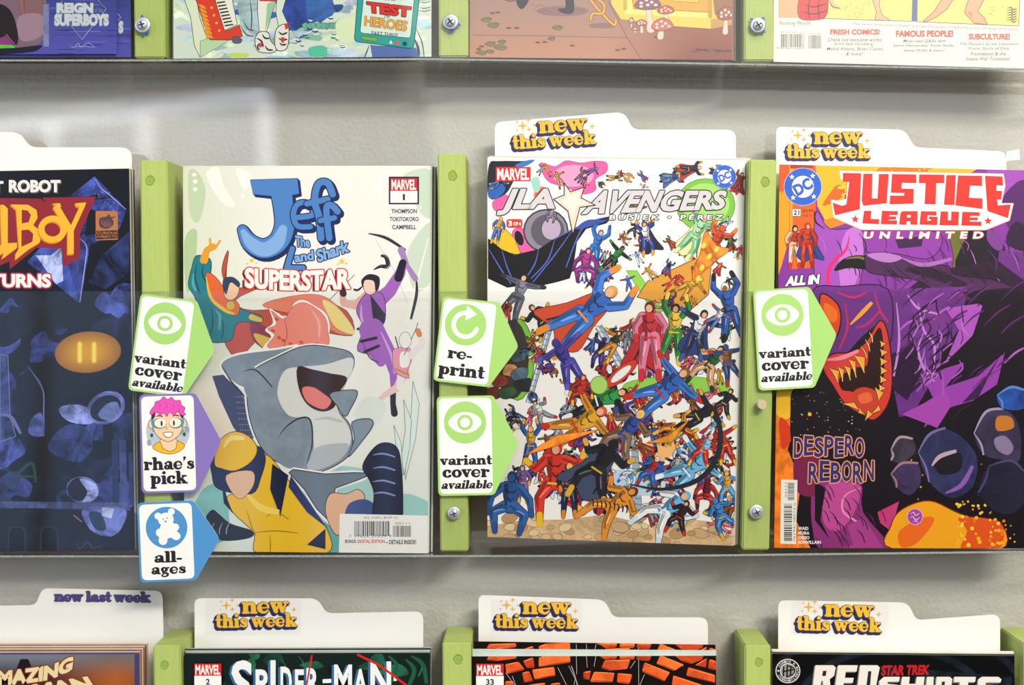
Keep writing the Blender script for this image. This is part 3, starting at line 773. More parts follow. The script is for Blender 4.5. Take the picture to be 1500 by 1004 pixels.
def person(k, x, y, h, rot, c, pose='fly', flip=1, lw=1.0):
    """c: suit, limbs, boots/gloves, skin, hair, cape (or None). faceless figure, h = standing height in frame units"""
    suit, limb, boot, skin, hair, cape = c
    J = dict(
     fly=dict(sh=(-.09,-.24,.09,-.24), la=(-.17,-.3,-.16,-.44), ra=(.2,-.28,.24,-.42), ll=(-.1,.2,-.16,.36), rl=(.1,.18,.06,.4)),
     run=dict(sh=(-.09,-.24,.09,-.24), la=(-.22,-.2,-.28,-.32), ra=(.2,-.12,.3,-.2), ll=(-.16,.16,-.3,.28), rl=(.14,.16,.12,.42)),
     stand=dict(sh=(-.09,-.24,.09,-.24), la=(-.17,-.12,-.14,.04), ra=(.17,-.12,.16,.04), ll=(-.08,.22,-.1,.48), rl=(.08,.22,.1,.48)),
     crouch=dict(sh=(-.1,-.22,.1,-.22), la=(-.22,-.1,-.26,.08), ra=(.22,-.1,.24,.1), ll=(-.18,.08,-.14,.3), rl=(.18,.08,.14,.3)),
     reach=dict(sh=(-.09,-.24,.09,-.24), la=(-.22,-.26,-.36,-.3), ra=(.2,-.24,.36,-.26), ll=(-.06,.22,-.1,.46), rl=(.12,.16,.2,.34)),
     up=dict(sh=(-.09,-.24,.09,-.24), la=(-.18,-.36,-.12,-.54), ra=(.18,-.36,.14,-.54), ll=(-.08,.22,-.12,.46), rl=(.1,.2,.16,.42)),
    )[pose]
    a = math.radians(rot); ca, sa = math.cos(a), math.sin(a)
    def q(u, v): u *= flip*h; v *= h; return (x+u*ca-v*sa, y+u*sa+v*ca)
    s = J['sh']; w = h
    if cape:
        k.blob([q(-.08,-.26), q(.08,-.26), q(.2,.05), q(.34,.34), q(.1,.3), q(-.05,.38), q(-.22,.26), q(-.14,.0)], cape, '#141018', lw)
        k.hatch([q(0,-.1), q(.1,.1), q(.2,.3)], h*.02, '#141018'); k.hatch([q(-.06,-.1), q(-.1,.1), q(-.12,.26)], h*.02, '#141018')
    limbs = [((s[0], s[1]), J['la'][:2], J['la'][2:], .088, .072, .05), ((s[2], s[3]), J['ra'][:2], J['ra'][2:], .088, .072, .05),
             ((-.05, .0), J['ll'][:2], J['ll'][2:], .125, .095, .056), ((.05, .0), J['rl'][:2], J['rl'][2:], .125, .095, .056)]
    for A, B, C_, w0, w1, w2 in limbs:
        k.stroke([q(*A), q(*B), q(*C_)], [w*w0+2*lw, w*w1+2*lw, w*w2+2*lw], '#141018')
    tor = [q(-.1,-.27), q(.0,-.285), q(.1,-.27), q(.085,-.12), q(.065,-.04), q(.08,.05), q(0,.08), q(-.08,.05), q(-.065,-.04), q(-.085,-.12)]
    k.blob(tor, suit, '#141018', lw)
    k.n -= 1
    k.hold = True; k.n += 1
    for A, B, C_, w0, w1, w2 in limbs:
        k.stroke([q(*A), q(*B), q(*C_)], [w*w0, w*w1, w*w2], limb); k.n += 1
    for i, (A, B, C_, w0, w1, w2) in enumerate(limbs):
        M_ = (B[0]*.35+C_[0]*.65, B[1]*.35+C_[1]*.65)
        k.stroke([q(*M_), q(*C_)], [w*w2*1.12, w*w2*1.2], boot if i > 1 else (skin if boot == limb else boot))
    k.n += 1
    if h > 60:
        dk = [v*.45 for v in lin(limb)]; ds = [v*.45 for v in lin(suit)]
        for A, B, C_, w0, w1, w2 in limbs: k.stroke([q(A[0]+w0*.3, A[1]), q(B[0]+w1*.3, B[1]), q(C_[0]*.4+B[0]*.6+w2*.3, C_[1]*.4+B[1]*.6)], [h*w0*.3, h*w1*.42, h*w2*.2], dk)
        k.poly([q(.04, -.26), q(.095, -.25), q(.08, -.12), q(.06, -.04), q(.075, .04), q(.03, .06), q(.03, -.06)], ds)
    k.n += 1; k.hold = False
    k.stroke([q(-.065, .01), q(.065, .01)], h*.022, boot)
    if h > 60:
        k.hatch([q(-.06,-.2), q(-.02,-.16), q(.0,-.17)], h*.016, '#141018'); k.hatch([q(.0,-.17), q(.03,-.16), q(.07,-.2)], h*.016, '#141018')
        k.hatch([q(-.03,-.1), q(0,-.06), q(.03,-.1)], h*.014, '#141018')
        hl = [min(1, v*1.5+.12) for v in lin(limb)]
        k.hatch([q(-.07,.04), q(*[(a_+b_)/2 for a_, b_ in zip((-.06, .02), J['ll'][:2])]), q(*J['ll'][:2])], h*.02, hl)
        k.hatch([q(.04,.04), q(*[(a_+b_)/2 for a_, b_ in zip((.04, .02), J['rl'][:2])]), q(*J['rl'][:2])], h*.02, hl)
    k.ell(*q(.005,-.34), h*.052+lw, h*.062+lw, '#141018', rot, 14); k.ell(*q(.005,-.345), h*.052, h*.062, hair, rot, 14); k.ell(*q(.012,-.325), h*.038, h*.045, skin, rot, 12)

WHT = '#f6f6f4'
def base(k, quad, c):
    k.frame(); k.clip = [tuple(p) for p in quad]; k.poly([(quad[0][0]-5, quad[0][1]-5), (quad[1][0]+5, quad[1][1]-5), (quad[2][0]+5, quad[2][1]+5), (quad[3][0]-5, quad[3][1]+5)], c)
def start(quad, yf, c, gain=.95, dz=4e-6):
    k = Ink(yf=yf, dz=dz, gain=gain); base(k, quad, c); return k
def nxt(k):
    j = Ink(yf=k.yf, dz=k.dz, gain=k.gain); j.clip = k.clip; j.n = k.n+2; j.grid = k.grid; return j

# ---------------------------------------------------------------- middle row, far left: dark blue ruin
def art_ruin(t, o, quad, yf):
    k = start(quad, yf, '#07080f', .95)
    r = random.Random(3); k.frame(0, 430, .3882)
    for i in range(120):   # drifting blue stone masses
        x, y = r.uniform(-460, 520), r.uniform(-40, 960); s = r.uniform(30, 95)
        k.blob([(x+s*r.uniform(.6, 1.2)*math.cos(a), y+s*r.uniform(.5, 1.3)*math.sin(a)) for a in [i*.785 for i in range(8)]], (r.choice(['#232b58', '#151a36', '#2c3670', '#0d1022', '#3a4690', '#090b16', '#090b16']), .95))
    k.frame(0, 200, .249)
    k.poly([(-20, 180), (760, 180), (760, 420), (-740, 440), (-740, 180)], '#05060b')
    k.poly([(555, 235), (745, 425), (705, 540), (610, 600), (530, 640), (470, 985), (330, 870), (160, 740), (250, 640), (400, 360)], ('#31408a', .95))
    k.poly([(510, 640), (470, 985), (455, 940), (360, 640), (470, 560)], ('#2b3470', .9)); k.poly([(360, 650), (300, 700), (210, 700), (330, 870), (372, 850)], ('#9aa6dc', .8))
    k.poly([(520, 420), (700, 500), (600, 560), (500, 590)], '#07080f')
    for q in ((470, 600, 510, 650, 500, 760, 470, 975), (560, 250, 600, 310, 640, 340, 740, 430)): k.hatch([(q[0], q[1]), (q[2], q[3]), (q[4], q[5]), (q[6], q[7])], 7, '#8e9adf')
    for i in range(40): x = 430+r.random()*280; k.ell(x, 250+abs(x-555)*.9+r.uniform(0, 120), 3, 3, '#7d8ad0', n=6)
    k.poly([(600, 700), (760, 560), (760, 800), (620, 900), (520, 860)], ('#1e2852', .95)); k.poly([(-20, 880), (300, 890), (260, 930), (-740, 930), (-740, 880)], '#05060b')
    k.frame(0, 430, .3882)
    k.poly([(0, 230), (30, 235), (38, 460), (60, 540), (0, 560)], ('#38447f', .8), '#8994c8', 2); k.poly([(45, 380), (105, 275), (160, 360), (165, 540), (100, 520), (60, 480)], ('#15182c', .6))
    k.hatch([(105, 275), (160, 360), (165, 440), (165, 540)], 5, '#6a76b4'); k.hatch([(0, 460), (40, 465), (78, 530)], 14, '#6a76b4'); k.blob([(110, 530), (115, 480), (150, 450), (165, 480), (163, 538)], ('#4a5596', .8))
    k.blob([(225, 430), (290, 420), (340, 440), (350, 490), (280, 490), (235, 465)], ('#7c86cc', .8))
    k.ell(400, 432, 76, 60, ('#6470b4', .7), -28); k.ell(398, 434, 62, 46, ('#12142a', .6), -28); k.blob([(370, 460), (400, 420), (440, 410), (450, 450), (410, 480)], ('#515d90', .8))
    k.poly([(420, 560), (445, 540), (450, 790), (425, 790)], ('#232c58', .5)); k.poly([(448, 550), (475, 555), (482, 800), (456, 800)], ('#39447c', .5)); k.poly([(485, 600), (505, 600), (508, 800), (488, 800)], ('#2b3464', .5))
    k.ell(312, 742, 62, 50, ('#6470b4', .6), 10); k.ell(298, 740, 44, 44, ('#14172b', .5)); k.blob([(300, 700), (360, 720), (365, 770), (310, 790), (330, 750)], ('#96a0e0', .7))
    k.poly([(-20, 785), (480, 790), (480, 815), (-20, 810)], ('#4a548c', .5)); k.poly([(-20, 812), (500, 820), (510, 980), (-20, 980)], ('#151827', .5))
    for x in (55, 132, 210, 270): k.stroke([(x, 786), (x+1, 812)], 2, '#1b2040')
    k.blob([(318, 812), (468, 812), (462, 880), (420, 918), (360, 905), (325, 870)], ('#5964a6', .8)); k.blob([(335, 830), (380, 830), (400, 890), (360, 890)], ('#22324e', .7)); k.poly([(385, 808), (430, 812), (420, 850), (385, 840)], ('#a4addc', .5))
    for x in (64, 186): k.poly(rpoly([(x-34, 985), (x-34, 878), (x+34, 878), (x+34, 985)], [0, 34, 34, 0], 8), '#2a3052'); k.poly(rpoly([(x-29, 985), (x-30, 884), (x+29, 884), (x+29, 985)], [0, 30, 30, 0], 8), '#06070c')
    k.stroke([(278, 838), (308, 862)], 3, '#b98a50'); k.hatch([(0, 650), (60, 680), (120, 640), (135, 715)], 12, '#1f4a3a'); k.hatch([(10, 760), (60, 700), (140, 690)], 9, '#1f4a3a')
    for i, (s_, x) in enumerate((('I', 285), ('K', 300), ('R', 318), ('V', 338), ('E', 356), ('C', 372))): pass
    k.hatch([(285, 935), (300, 965), (330, 940), (350, 962), (390, 950)], 4, '#454c70')
    k.hold = True
    for i in range(12):   # the amber eye, brighter towards its middle
        u = i/12; c0, c1 = lin('#a06a1c'), lin('#e2a41e'); k.ell(332, 222, 125*(1-u*.75), 78*(1-u*.75), [a+(b-a)*u for a, b in zip(c0, c1)], -5, 40); k.n += 1
    for x in (301, 355):
        for q, c in ((22, '#e8b428'), (16, '#f4cf3a'), (10, '#fbe564')): k.stroke([(x, 192), (x, 254)], q, c); k.n += 1
    k.hold = False
    k.build('artwork', t, o)
    l = nxt(k); l.frame(0, 200, .249)
    l.text('ROBOT', (52, 255, 356, 330), '#e9e9e6', bold=.05, drop=(7, 7, 2, '#555')); l.text('T', (-38, 262, 20, 332), '#e9e9e6', bold=.05); l.text('GIAN', (-250, 264, -48, 334), '#e9e9e6', bold=.05)
    l.poly([(-30, 362), (238, 366), (268, 392), (250, 360), (565, 355), (470, 575), (470, 716), (374, 766), (362, 660), (215, 655), (58, 782), (56, 735), (-30, 772), (-330, 800), (-440, 860), (-400, 700), (-420, 350)], '#8e1f2a')
    Yl, Or = '#f6b62a', '#d98618'
    for c, dx, dy in ((Or, -5, 8), (Yl, 0, 0)):
        T2 = lambda P_: [(a+dx, b+dy) for a, b in P_]
        for st in ([(-370, 400), (-372, 740)], [(-250, 400), (-252, 720)], [(-372, 560), (-250, 550)], [(-180, 400), (-182, 700)], [(-180, 415), (-80, 405)], [(-180, 545), (-100, 540)], [(-180, 690), (-80, 680)]): l.stroke(T2(st), 40, c, cap=False)
        l.poly(T2([(-30, 400), (-2, 400), (0, 640), (42, 640), (42, 668), (-30, 720)]), c); l.poly(T2([(2, 402), (22, 402), (46, 425), (46, 628), (100, 625), (100, 655), (12, 720), (30, 655), (10, 640)]), c)
        l.poly(T2([(60, 400), (165, 402), (215, 432), (222, 478), (196, 522), (240, 560), (236, 622), (170, 662), (92, 724), (92, 690), (112, 660), (96, 430)]), c)
    l.poly([(128, 432), (162, 436), (182, 462), (168, 505), (128, 512)], '#8e1f2a'); l.poly([(126, 552), (168, 548), (196, 574), (190, 620), (126, 650)], '#8e1f2a')
    for c, dx, dy in ((Or, -5, 8), (Yl, 0, 0)):
        l.stroke([(310+66*math.cos(a)+dx, 545+62*math.sin(a)+dy) for a in [math.pi*2*i/24 for i in range(25)]], 36, c)
        l.stroke([(328+dx, 408+dy), (416+dx, 555+dy), (416+dx, 692+dy)], 36, c, cap=False); l.stroke([(488+dx, 404+dy), (416+dx, 560+dy)], 28, c, cap=False); l.poly([(440+dx, 394+dy), (508+dx, 388+dy), (498+dx, 416+dy), (452+dx, 412+dy)], c); l.poly([(305+dx, 396+dy), (352+dx, 392+dy), (362+dx, 416+dy)], c)
    l.text('RE', (-170, 812, -70, 892), '#f4efe8', bold=.05, out=2, ocol='#b41c4c'); l.text('TURNS', (-60, 808, 300, 890), '#f4efe8', bold=.05, out=2, ocol='#b41c4c')
    l.poly(rpoly([(562, 438), (692, 440), (695, 608), (564, 612)], 10), '#b8743c'); l.poly([(566, 556), (692, 552), (693, 600), (567, 606)], '#1c1a1c')
    l.blob([(582, 500), (590, 478), (625, 472), (640, 458), (652, 474), (668, 500), (660, 528), (625, 544), (590, 534)], '#4d3a4e'); l.hatch([(640, 470), (652, 478), (680, 474)], 8, '#4d3a4e')
    for q in range(4): l.hatch([(592+q*16, 490), (602+q*15, 512), (622+q*10, 532)], 3, '#b8743c')
    l.text('CURIOUS', (570, 560, 688, 577), '#b8743c', bold=.02); l.text('OBJECTS', (572, 582, 688, 600), '#b8743c', bold=.02)
    l.build('title_lettering', t, o)

# ---------------------------------------------------------------- middle row: white cover with the blue title
def art_white(t, o, quad, yf):
    k = start(quad, yf, '#eef2ea', .86)
    c0, c1, c2 = lin('#dfe6cf'), lin('#f4f4ee'), lin('#dfeae4')
    def g(x, y):
        u = min(1, max(0, (x-265)/150)); c = [a+(b-a)*u for a, b in zip(c0, c1)]; v = min(1, max(0, (y-560)/250)); return [a+(b-a)*v for a, b in zip(c, c2)]
    k.grad(262, 238, 636, 816, 12, 16, g)
    k.frame(260, 240, .259)
    for q in (([(60, 60), (110, 40), (160, 160), (120, 330), (70, 280)], '#c6dab4'), ([(1280, 60), (1440, 40), (1440, 300), (1360, 260), (1330, 120)], '#cfe2cc'), ([(1300, 500), (1440, 330), (1440, 640), (1340, 720)], '#cfe0cf'), ([(160, 60), (230, 20), (260, 120), (330, 240), (250, 220)], '#f6f8f0'), ([(40, 430), (110, 380), (90, 640), (50, 720)], '#b8d0a0'), ([(330, 30), (420, 60), (380, 150)], '#f8faf4'), ([(1090, 120), (1180, 60), (1160, 190)], '#f8faf4')): k.blob(q[0], q[1])
    for x, y, s in ((95, 62, 12), (100, 100, 14), (100, 145, 12), (370, 180, 12)): k.ell(x, y, s, s*.9, '#f8faf4')
    k.stroke([(205+82*math.cos(a), 455+90*math.sin(a)) for a in [i*.2618 for i in range(25)]], 4, '#e2ecd6')
    for a, b, c, d in ((1380, 240, 1180, 560), (1430, 700, 1200, 720), (1420, 420, 1290, 900)): k.hatch([(a, b), ((a+c)/2, (b+d)/2+6), (c, d)], 10, '#fafbf6')
    # teal robed figure, orange-red cloak
    k.blob([(290, 500), (250, 600), (300, 700), (480, 690), (330, 770), (430, 830), (900, 800), (1000, 960), (860, 960), (600, 900), (450, 1000), (330, 1100), (240, 900)], '#c2503a', '#3a2020', 3)
    k.blob([(480, 800), (640, 750), (800, 742), (900, 800), (980, 900), (996, 965), (900, 960), (780, 880), (640, 850)], '#e88468', '#3a2020', 2); k.blob([(820, 770), (900, 810), (985, 915), (996, 966), (900, 930), (850, 850)], '#f0dc8a')
    k.blob([(420, 880), (560, 960), (700, 1000), (540, 1060), (430, 1000)], '#8e3550'); k.blob([(430, 960), (560, 1000), (640, 1040), (500, 1050)], '#d8b94e')
    k.blob([(108, 520), (185, 540), (188, 620), (170, 680), (240, 760), (380, 830), (470, 860), (470, 900), (340, 900), (300, 1000), (160, 1000), (130, 880), (100, 760), (62, 690), (80, 590)], '#1f7f8c', '#122c3a', 4)
    k.blob([(160, 620), (215, 640), (290, 740), (350, 800), (330, 860), (240, 820), (180, 740)], '#e8692f', '#4a2416', 3); k.hatch([(162, 640), (190, 760), (270, 830), (320, 850)], 20, '#e8c23a')
    k.ell(305, 712, 44, 62, '#f0c8a4', 12, line='#2a2228', lw=3); k.blob([(256, 700), (262, 650), (310, 640), (352, 672), (345, 700), (300, 672), (276, 740)], '#33415a')
    k.stroke([(150, 545), (165, 490), (200, 470)], [46, 36, 40], '#e9a324'); k.stroke([(186, 480), (184, 425)], 13, '#e9a324'); k.stroke([(212, 480), (240, 436)], 13, '#e9a324'); k.ell(300, 803, 26, 26, '#d6b43a', line='#5a4414', lw=2); k.stroke([(420, 868), (470, 885)], [34, 24], '#e0bc4a')
    for q in (((110, 560), (100, 650), (130, 740)), ((190, 800), (200, 900), (180, 980)), ((230, 840), (260, 920), (250, 990)), ((150, 560), (140, 620), (160, 670))): k.hatch(q, 9, '#14505e')
    for q in (((215, 830), (240, 860), (235, 940)), ((90, 620), (88, 680), (105, 720))): k.hatch(q, 16, '#57aab0')
    # coral round form
    k.blob([(520, 820), (560, 840), (620, 860), (660, 790), (710, 770), (770, 800), (840, 850), (862, 930), (850, 1000), (870, 1060), (500, 1060), (530, 980), (495, 940), (540, 900)], WHT); k.blob([(530, 830), (600, 880), (650, 810), (710, 785), (780, 815), (835, 870), (850, 940), (830, 1040), (520, 1045), (550, 970), (510, 935), (560, 905)], '#f08c7c', '#8a3a38', 2)
    for x, y in ((560, 880), (590, 850), (540, 945), (600, 1000), (640, 1020), (700, 1010), (575, 985), (790, 1020)): k.ell(x, y, 13, 9, '#d8503c', 30)
    k.hatch([(600, 860), (620, 960), (600, 1040)], 8, '#d06a5c'); k.hatch([(760, 830), (800, 900), (800, 980)], 14, '#f8b0a0')
    # lilac-suited archer
    k.hatch([(1080, 395), (1180, 420), (1290, 490)], 18, '#2e2c3a'); k.hatch([(1350, 640), (1352, 740), (1320, 880)], 18, '#2e2c3a'); k.stroke([(1265, 490), (1300, 580), (1345, 650)], [40, 26, 34], '#a884c0'); k.stroke([(1120, 430), (1235, 620), (1300, 790)], 1.6, '#9a9aa4'); k.stroke([(860, 770), (1000, 630)], 4, '#55505e')
    k.stroke([(1110, 720), (1010, 800), (940, 790), (930, 720)], [64, 52, 40, 34], '#e9b4a8'); k.stroke([(938, 735), (930, 700)], [38, 34], '#22202c')
    k.stroke([(1120, 790), (1200, 720), (1260, 620), (1275, 560)], [86, 74, 58, 44], '#a562c4'); k.stroke([(1250, 645), (1275, 560)], [48, 40], '#1f1d2a')
    k.blob([(1060, 740), (1120, 720), (1170, 760), (1175, 880), (1150, 940), (1165, 1060), (1020, 1060), (1050, 930), (1012, 830)], '#a562c4', '#2c1c38', 4); k.poly([(1090, 740), (1175, 850), (1170, 900), (1110, 915)], '#2b2638'); k.stroke([(1020, 935), (1150, 925)], 15, '#26232e'); k.hatch([(1040, 800), (1040, 870), (1060, 920)], 14, '#d9a6ea')
    k.ell(1090, 690, 40, 52, '#f1d0c2', line='#26202c', lw=3); k.blob([(1040, 660), (1080, 625), (1140, 640), (1140, 700), (1120, 720), (1110, 665), (1060, 660), (1050, 700)], '#26242e'); k.hatch([(1110, 600), (1150, 580), (1190, 580), (1180, 530), (1150, 520)], 26, '#26242e'); k.hatch([(1050, 690), (1020, 715), (995, 710)], 14, '#26242e')
    k.frame(260, 480, .3387)
    k.stroke([(830, 10), (850, 90), (880, 150)], [90, 76, 40], '#a562c4'); k.stroke([(850, 0), (910, 100), (935, 200), (935, 270)], [80, 60, 36, 26], '#a562c4'); k.stroke([(795, 60), (860, 45)], 13, '#26232e'); k.stroke([(810, 105), (870, 80)], 13, '#26232e'); k.hatch([(880, 20), (925, 120), (940, 200)], 12, '#d9a6ea'); k.hatch([(800, 60), (830, 130), (870, 150)], 5, '#442a56'); k.stroke([(932, 275), (932, 330), (938, 372)], [26, 24, 30], '#1d1b26')
    # small pink and white acrobat
    k.stroke([(985, 190), (950, 260), (900, 290), (865, 320)], [40, 34, 24, 18], '#f0cdc6'); k.stroke([(970, 190), (960, 260)], [40, 24], '#f4f0f0'); k.blob([(945, 90), (1000, 88), (1015, 130), (995, 190), (1000, 220), (940, 190), (930, 110)], '#e9a0bc', '#4a2a3a', 2); k.blob([(965, 110), (1000, 110), (1000, 165), (965, 170)], WHT); k.stroke([(1010, 120), (1062, 70), (1040, 20)], [34, 26, 20], '#f0e6ea'); k.stroke([(1046, 30), (1040, 15)], 24, '#dd8a3c'); k.stroke([(980, 120), (1030, 10), (1040, -20)], 3, '#3a3640'); k.stroke([(942, 40), (955, 85)], 5, '#4a4450'); k.ell(985, 55, 26, 36, '#f6f4f4', line='#5a4a54', lw=2); k.stroke([(945, 180), (1000, 205)], 8, '#d88a3a')
    # lower teal splashes, pale shards
    for q, c in (([(110, 700), (200, 690), (220, 900), (120, 930), (60, 830)], '#86c4c4'), ([(560, 640), (720, 600), (860, 640), (900, 760), (700, 900), (560, 960)], '#a9d2d0'), ([(620, 860), (720, 800), (720, 975), (560, 975)], '#63aeb0'), ([(980, 720), (1090, 760), (1090, 820), (980, 820)], '#9ed0cc'), ([(760, 380), (820, 300), (900, 330), (860, 420)], '#e4ece8'), ([(60, 270), (170, 230), (260, 430), (200, 480), (110, 420)], '#efe6d8')): k.blob(q, c)
    k.poly([(150, 210), (230, 200), (300, 330), (330, 440), (320, 540), (240, 430), (180, 300)], '#3d4266'); 
    for y in range(8):
        for x in range(7): k.ell(255+x*11+y*3, 300+y*24, 2.4, 2.4, '#aab0d0', n=6); k.n -= 1
    k.n += 1
    for q in ([(1018, 232), (1046, 330), (1030, 480), (985, 660), (990, 480), (1010, 380)], [(978, 312), (1012, 400), (1004, 520), (980, 640), (968, 560), (985, 440)], [(935, 422), (968, 500), (975, 640), (955, 600)]): k.poly(q, '#e6f2f0', '#5f8c92', 2.5)
    # big grey and pale leaping form, no face
    GR = ('#8493a3', .12)
    k.blob([(185, 160), (260, 115), (430, 92), (520, 78), (420, 130), (340, 180), (300, 260), (230, 230)], GR, WHT, 9); k.hatch([(190, 160), (230, 230), (300, 320), (330, 480)], 7, '#22242c')
    k.blob([(430, 120), (560, 70), (700, 84), (762, 110), (772, 170), (730, 250), (700, 350), (755, 420), (768, 520), (720, 590), (600, 640), (480, 612), (380, 560), (315, 440), (290, 300), (310, 190)], WHT)
    k.blob([(430, 128), (560, 78), (700, 92), (755, 116), (762, 170), (722, 250), (692, 350), (745, 420), (756, 520), (712, 580), (600, 628), (484, 602), (388, 552), (325, 440), (300, 300), (320, 195)], GR, '#22242c', 4)
    k.blob([(460, 190), (530, 170), (640, 160), (750, 130), (758, 180), (722, 250), (692, 350), (740, 430), (748, 500), (700, 570), (600, 615), (560, 600), (590, 520), (560, 400), (480, 380), (432, 290)], '#dfe2e0')
    k.blob([(560, 600), (600, 520), (720, 500), (740, 520), (700, 575), (610, 615)], '#b8bfc6'); k.hatch([(590, 400), (650, 392), (712, 408)], 14, '#c3c8cc')
    k.blob([(520, 172), (580, 182), (660, 200), (732, 218), (700, 280), (676, 345), (620, 362), (560, 330), (525, 260)], '#34191c', '#22242c', 3); k.blob([(540, 262), (585, 258), (630, 285), (665, 318), (640, 352), (600, 345), (555, 315)], '#ec7f78')
    k.blob([(660, 285), (760, 270), (778, 290), (750, 350), (725, 385), (690, 340)], GR, '#22242c', 4); k.blob([(755, 410), (830, 395), (845, 425), (800, 490), (740, 560), (765, 480)], GR, '#22242c', 4)
    k.blob([(430, 480), (470, 430), (530, 395), (575, 400), (585, 500), (560, 590), (480, 610), (420, 560)], GR); k.hatch([(432, 482), (470, 430), (530, 392), (575, 402), (583, 500), (560, 590)], 7, '#22242c')
    k.blob([(280, 190), (320, 170), (360, 190), (410, 255), (360, 330), (300, 300)], GR); k.hatch([(285, 190), (340, 185), (410, 258)], 6, '#22242c')
    k.poly([(470, 625), (500, 605), (640, 625), (760, 618), (868, 628), (800, 665), (690, 700), (668, 868), (600, 800), (540, 700)], WHT); k.poly([(482, 628), (500, 614), (640, 634), (760, 628), (852, 630), (780, 660), (682, 696), (664, 846), (602, 785), (548, 700)], '#6f7e90', '#22242c', 4)
    # yellow and navy figure below, no mask, no face
    k.blob([(730, 720), (780, 700), (810, 740), (760, 830), (690, 900), (640, 800), (660, 720)], '#e8b898', '#3a2a26', 3); k.blob([(720, 820), (745, 760), (820, 745), (880, 800), (860, 840), (720, 850)], '#3b5090')
    k.blob([(800, 600), (850, 520), (900, 498), (950, 520), (968, 600), (975, 760), (960, 830), (850, 830), (850, 720), (830, 660)], '#161a38', '#0d0f1c', 3)
    for y in (552, 610, 668, 720): k.hatch([(845, y), (890, y-6), (942, y+8)], 8, '#8a92cc')
    k.blob([(215, 730), (300, 700), (360, 570), (400, 560), (480, 660), (560, 760), (650, 880), (640, 980), (350, 980), (330, 890), (240, 800)], '#f2c224', '#2a2410', 3)
    k.poly([(410, 590), (480, 640), (445, 820), (400, 700)], '#161b3e'); k.poly([(490, 640), (600, 800), (650, 870), (560, 800), (480, 690)], '#2a356e'); k.poly([(560, 940), (640, 870), (640, 960)], '#161b3e'); k.poly([(190, 640), (215, 740), (240, 805), (200, 760)], '#161b3e')
    for q in (((320, 890), (420, 880), (520, 890)), ((380, 820), (430, 800), (480, 830)), ((400, 900), (402, 940), (400, 975)), ((300, 790), (320, 860), (340, 900))): k.hatch(q, 5, '#a07c14')
    k.hatch([(300, 720), (360, 780), (440, 800)], 30, '#f8dc60')
    k.blob([(150, 640), (160, 560), (330, 510), (380, 560), (360, 650), (320, 720), (180, 700)], '#1f2a55', '#0d0f1c', 3); k.blob([(160, 590), (175, 500), (235, 452), (300, 465), (345, 520), (320, 580), (250, 620), (190, 610)], '#f2c224', '#2a2410', 3); k.blob([(210, 640), (320, 620), (330, 680), (280, 740), (240, 720)], '#ecc0a0', '#3a2a26', 2); k.hatch([(200, 520), (230, 480), (290, 480)], 22, '#fae690')
    k.blob([(120, 830), (150, 790), (180, 810), (230, 850), (320, 880), (310, 910), (190, 920), (130, 870)], '#1c2030', '#0a0c14', 3)
    for x in (160, 195, 225): k.hatch([(x, 845), (x-12, 870), (x-14, 895)], 5, '#9aa4b4')
    k.build('artwork', t, o)
    l = nxt(k); l.frame(260, 240, .259)
    NV, B1, B2 = '#1b2a5e', '#4f86cc', '#86b4ea'
    Js = [([(585, 150), (600, 250), (606, 350), (570, 440), (490, 480), (410, 445), (368, 375)], [118, 112, 112, 112, 108, 92, 56])]
    sm = [([(662, 306), (768, 288), (738, 226), (680, 228), (655, 290), (680, 352), (752, 356)], 30), ([(878, 172), (848, 108), (796, 116), (776, 210), (800, 300), (812, 420)], 38), ([(732, 226), (850, 200)], 32), ([(905, 270), (872, 236), (842, 256), (858, 420)], 36), ([(806, 322), (888, 306)], 30)]
    bar = [(412, 92), (678, 84), (688, 168), (600, 190), (430, 172)]
    def letter(parts, poly=None):
        for dx, dy, gr, c in ((12, 14, 2.2, NV), (6, 7, 2.2, NV), (0, 0, 1.5, NV), (0, 0, 0, B1)):
            if poly: l.poly([((a-545)*(1+gr*.012)+545+dx, (b-135)*(1+gr*.04)+135+dy) for a, b in poly], c)
            for p, w2 in parts: l.stroke([(a+dx, b+dy) for a, b in p], w2, c, len(p) > 2, grow=gr)
    letter(Js, bar); letter(sm[:1]); letter(sm[1:3]); letter(sm[3:])
    l.stroke([(596, 370), (562, 446), (490, 486), (415, 448), (372, 385)], [50, 80, 80, 66, 32], B2, True)
    l.text('The', [(665, 405), (745, 418), (750, 475), (668, 470)], B2, bold=.03, out=1.4, ocol=NV)
    l.stroke([(650, 480), (618, 590), (712, 588)], [34, 36, 30], B2, grow=1.4); l.n += 0
    l.stroke([(650, 480), (618, 590), (712, 588)], [34, 36, 30], NV, grow=1.4); l.stroke([(650, 480), (618, 590), (712, 588)], [30, 32, 26], B1)
    l.text('and', [(655, 506), (768, 488), (772, 545), (665, 560)], B2, bold=.04, out=1.5, ocol=NV); l.text('Shark', [(782, 490), (965, 425), (975, 498), (795, 560)], B2, bold=.04, out=1.5, ocol=NV)
    def arc(u, v): return (380+u*600, 585+v*118+14*math.sin(u*math.pi)+u*6)
    l.text('SUPERSTAR', (0, 0, 1, 1), '#fdfaf6', bold=.045, warp=arc, out=1.7, ocol='#e03a2c', drop=(-14, 5, 3, '#1c1618'))
    for x, y, r_ in ((420, 548, 17), (394, 566, 9), (446, 562, 8), (930, 552, 20), (908, 568, 8), (955, 564, 9)): l.star(x, y, r_, '#f2cf2a')
    marvel_box(l, 1204, 82, 1357, 154, '1', 221)
    for i, s_ in enumerate(('THOMPSON', 'TOKITOKORO', 'CAMPBELL')): w2 = (72, 82, 68)[i]; l.text(s_, (1282-w2, 256+i*45, 1282+w2, 281+i*45), '#2b3558', bold=.03)
    l.build('title_lettering', t, o)
    b = nxt(k); b.frame(260, 480, .3387)
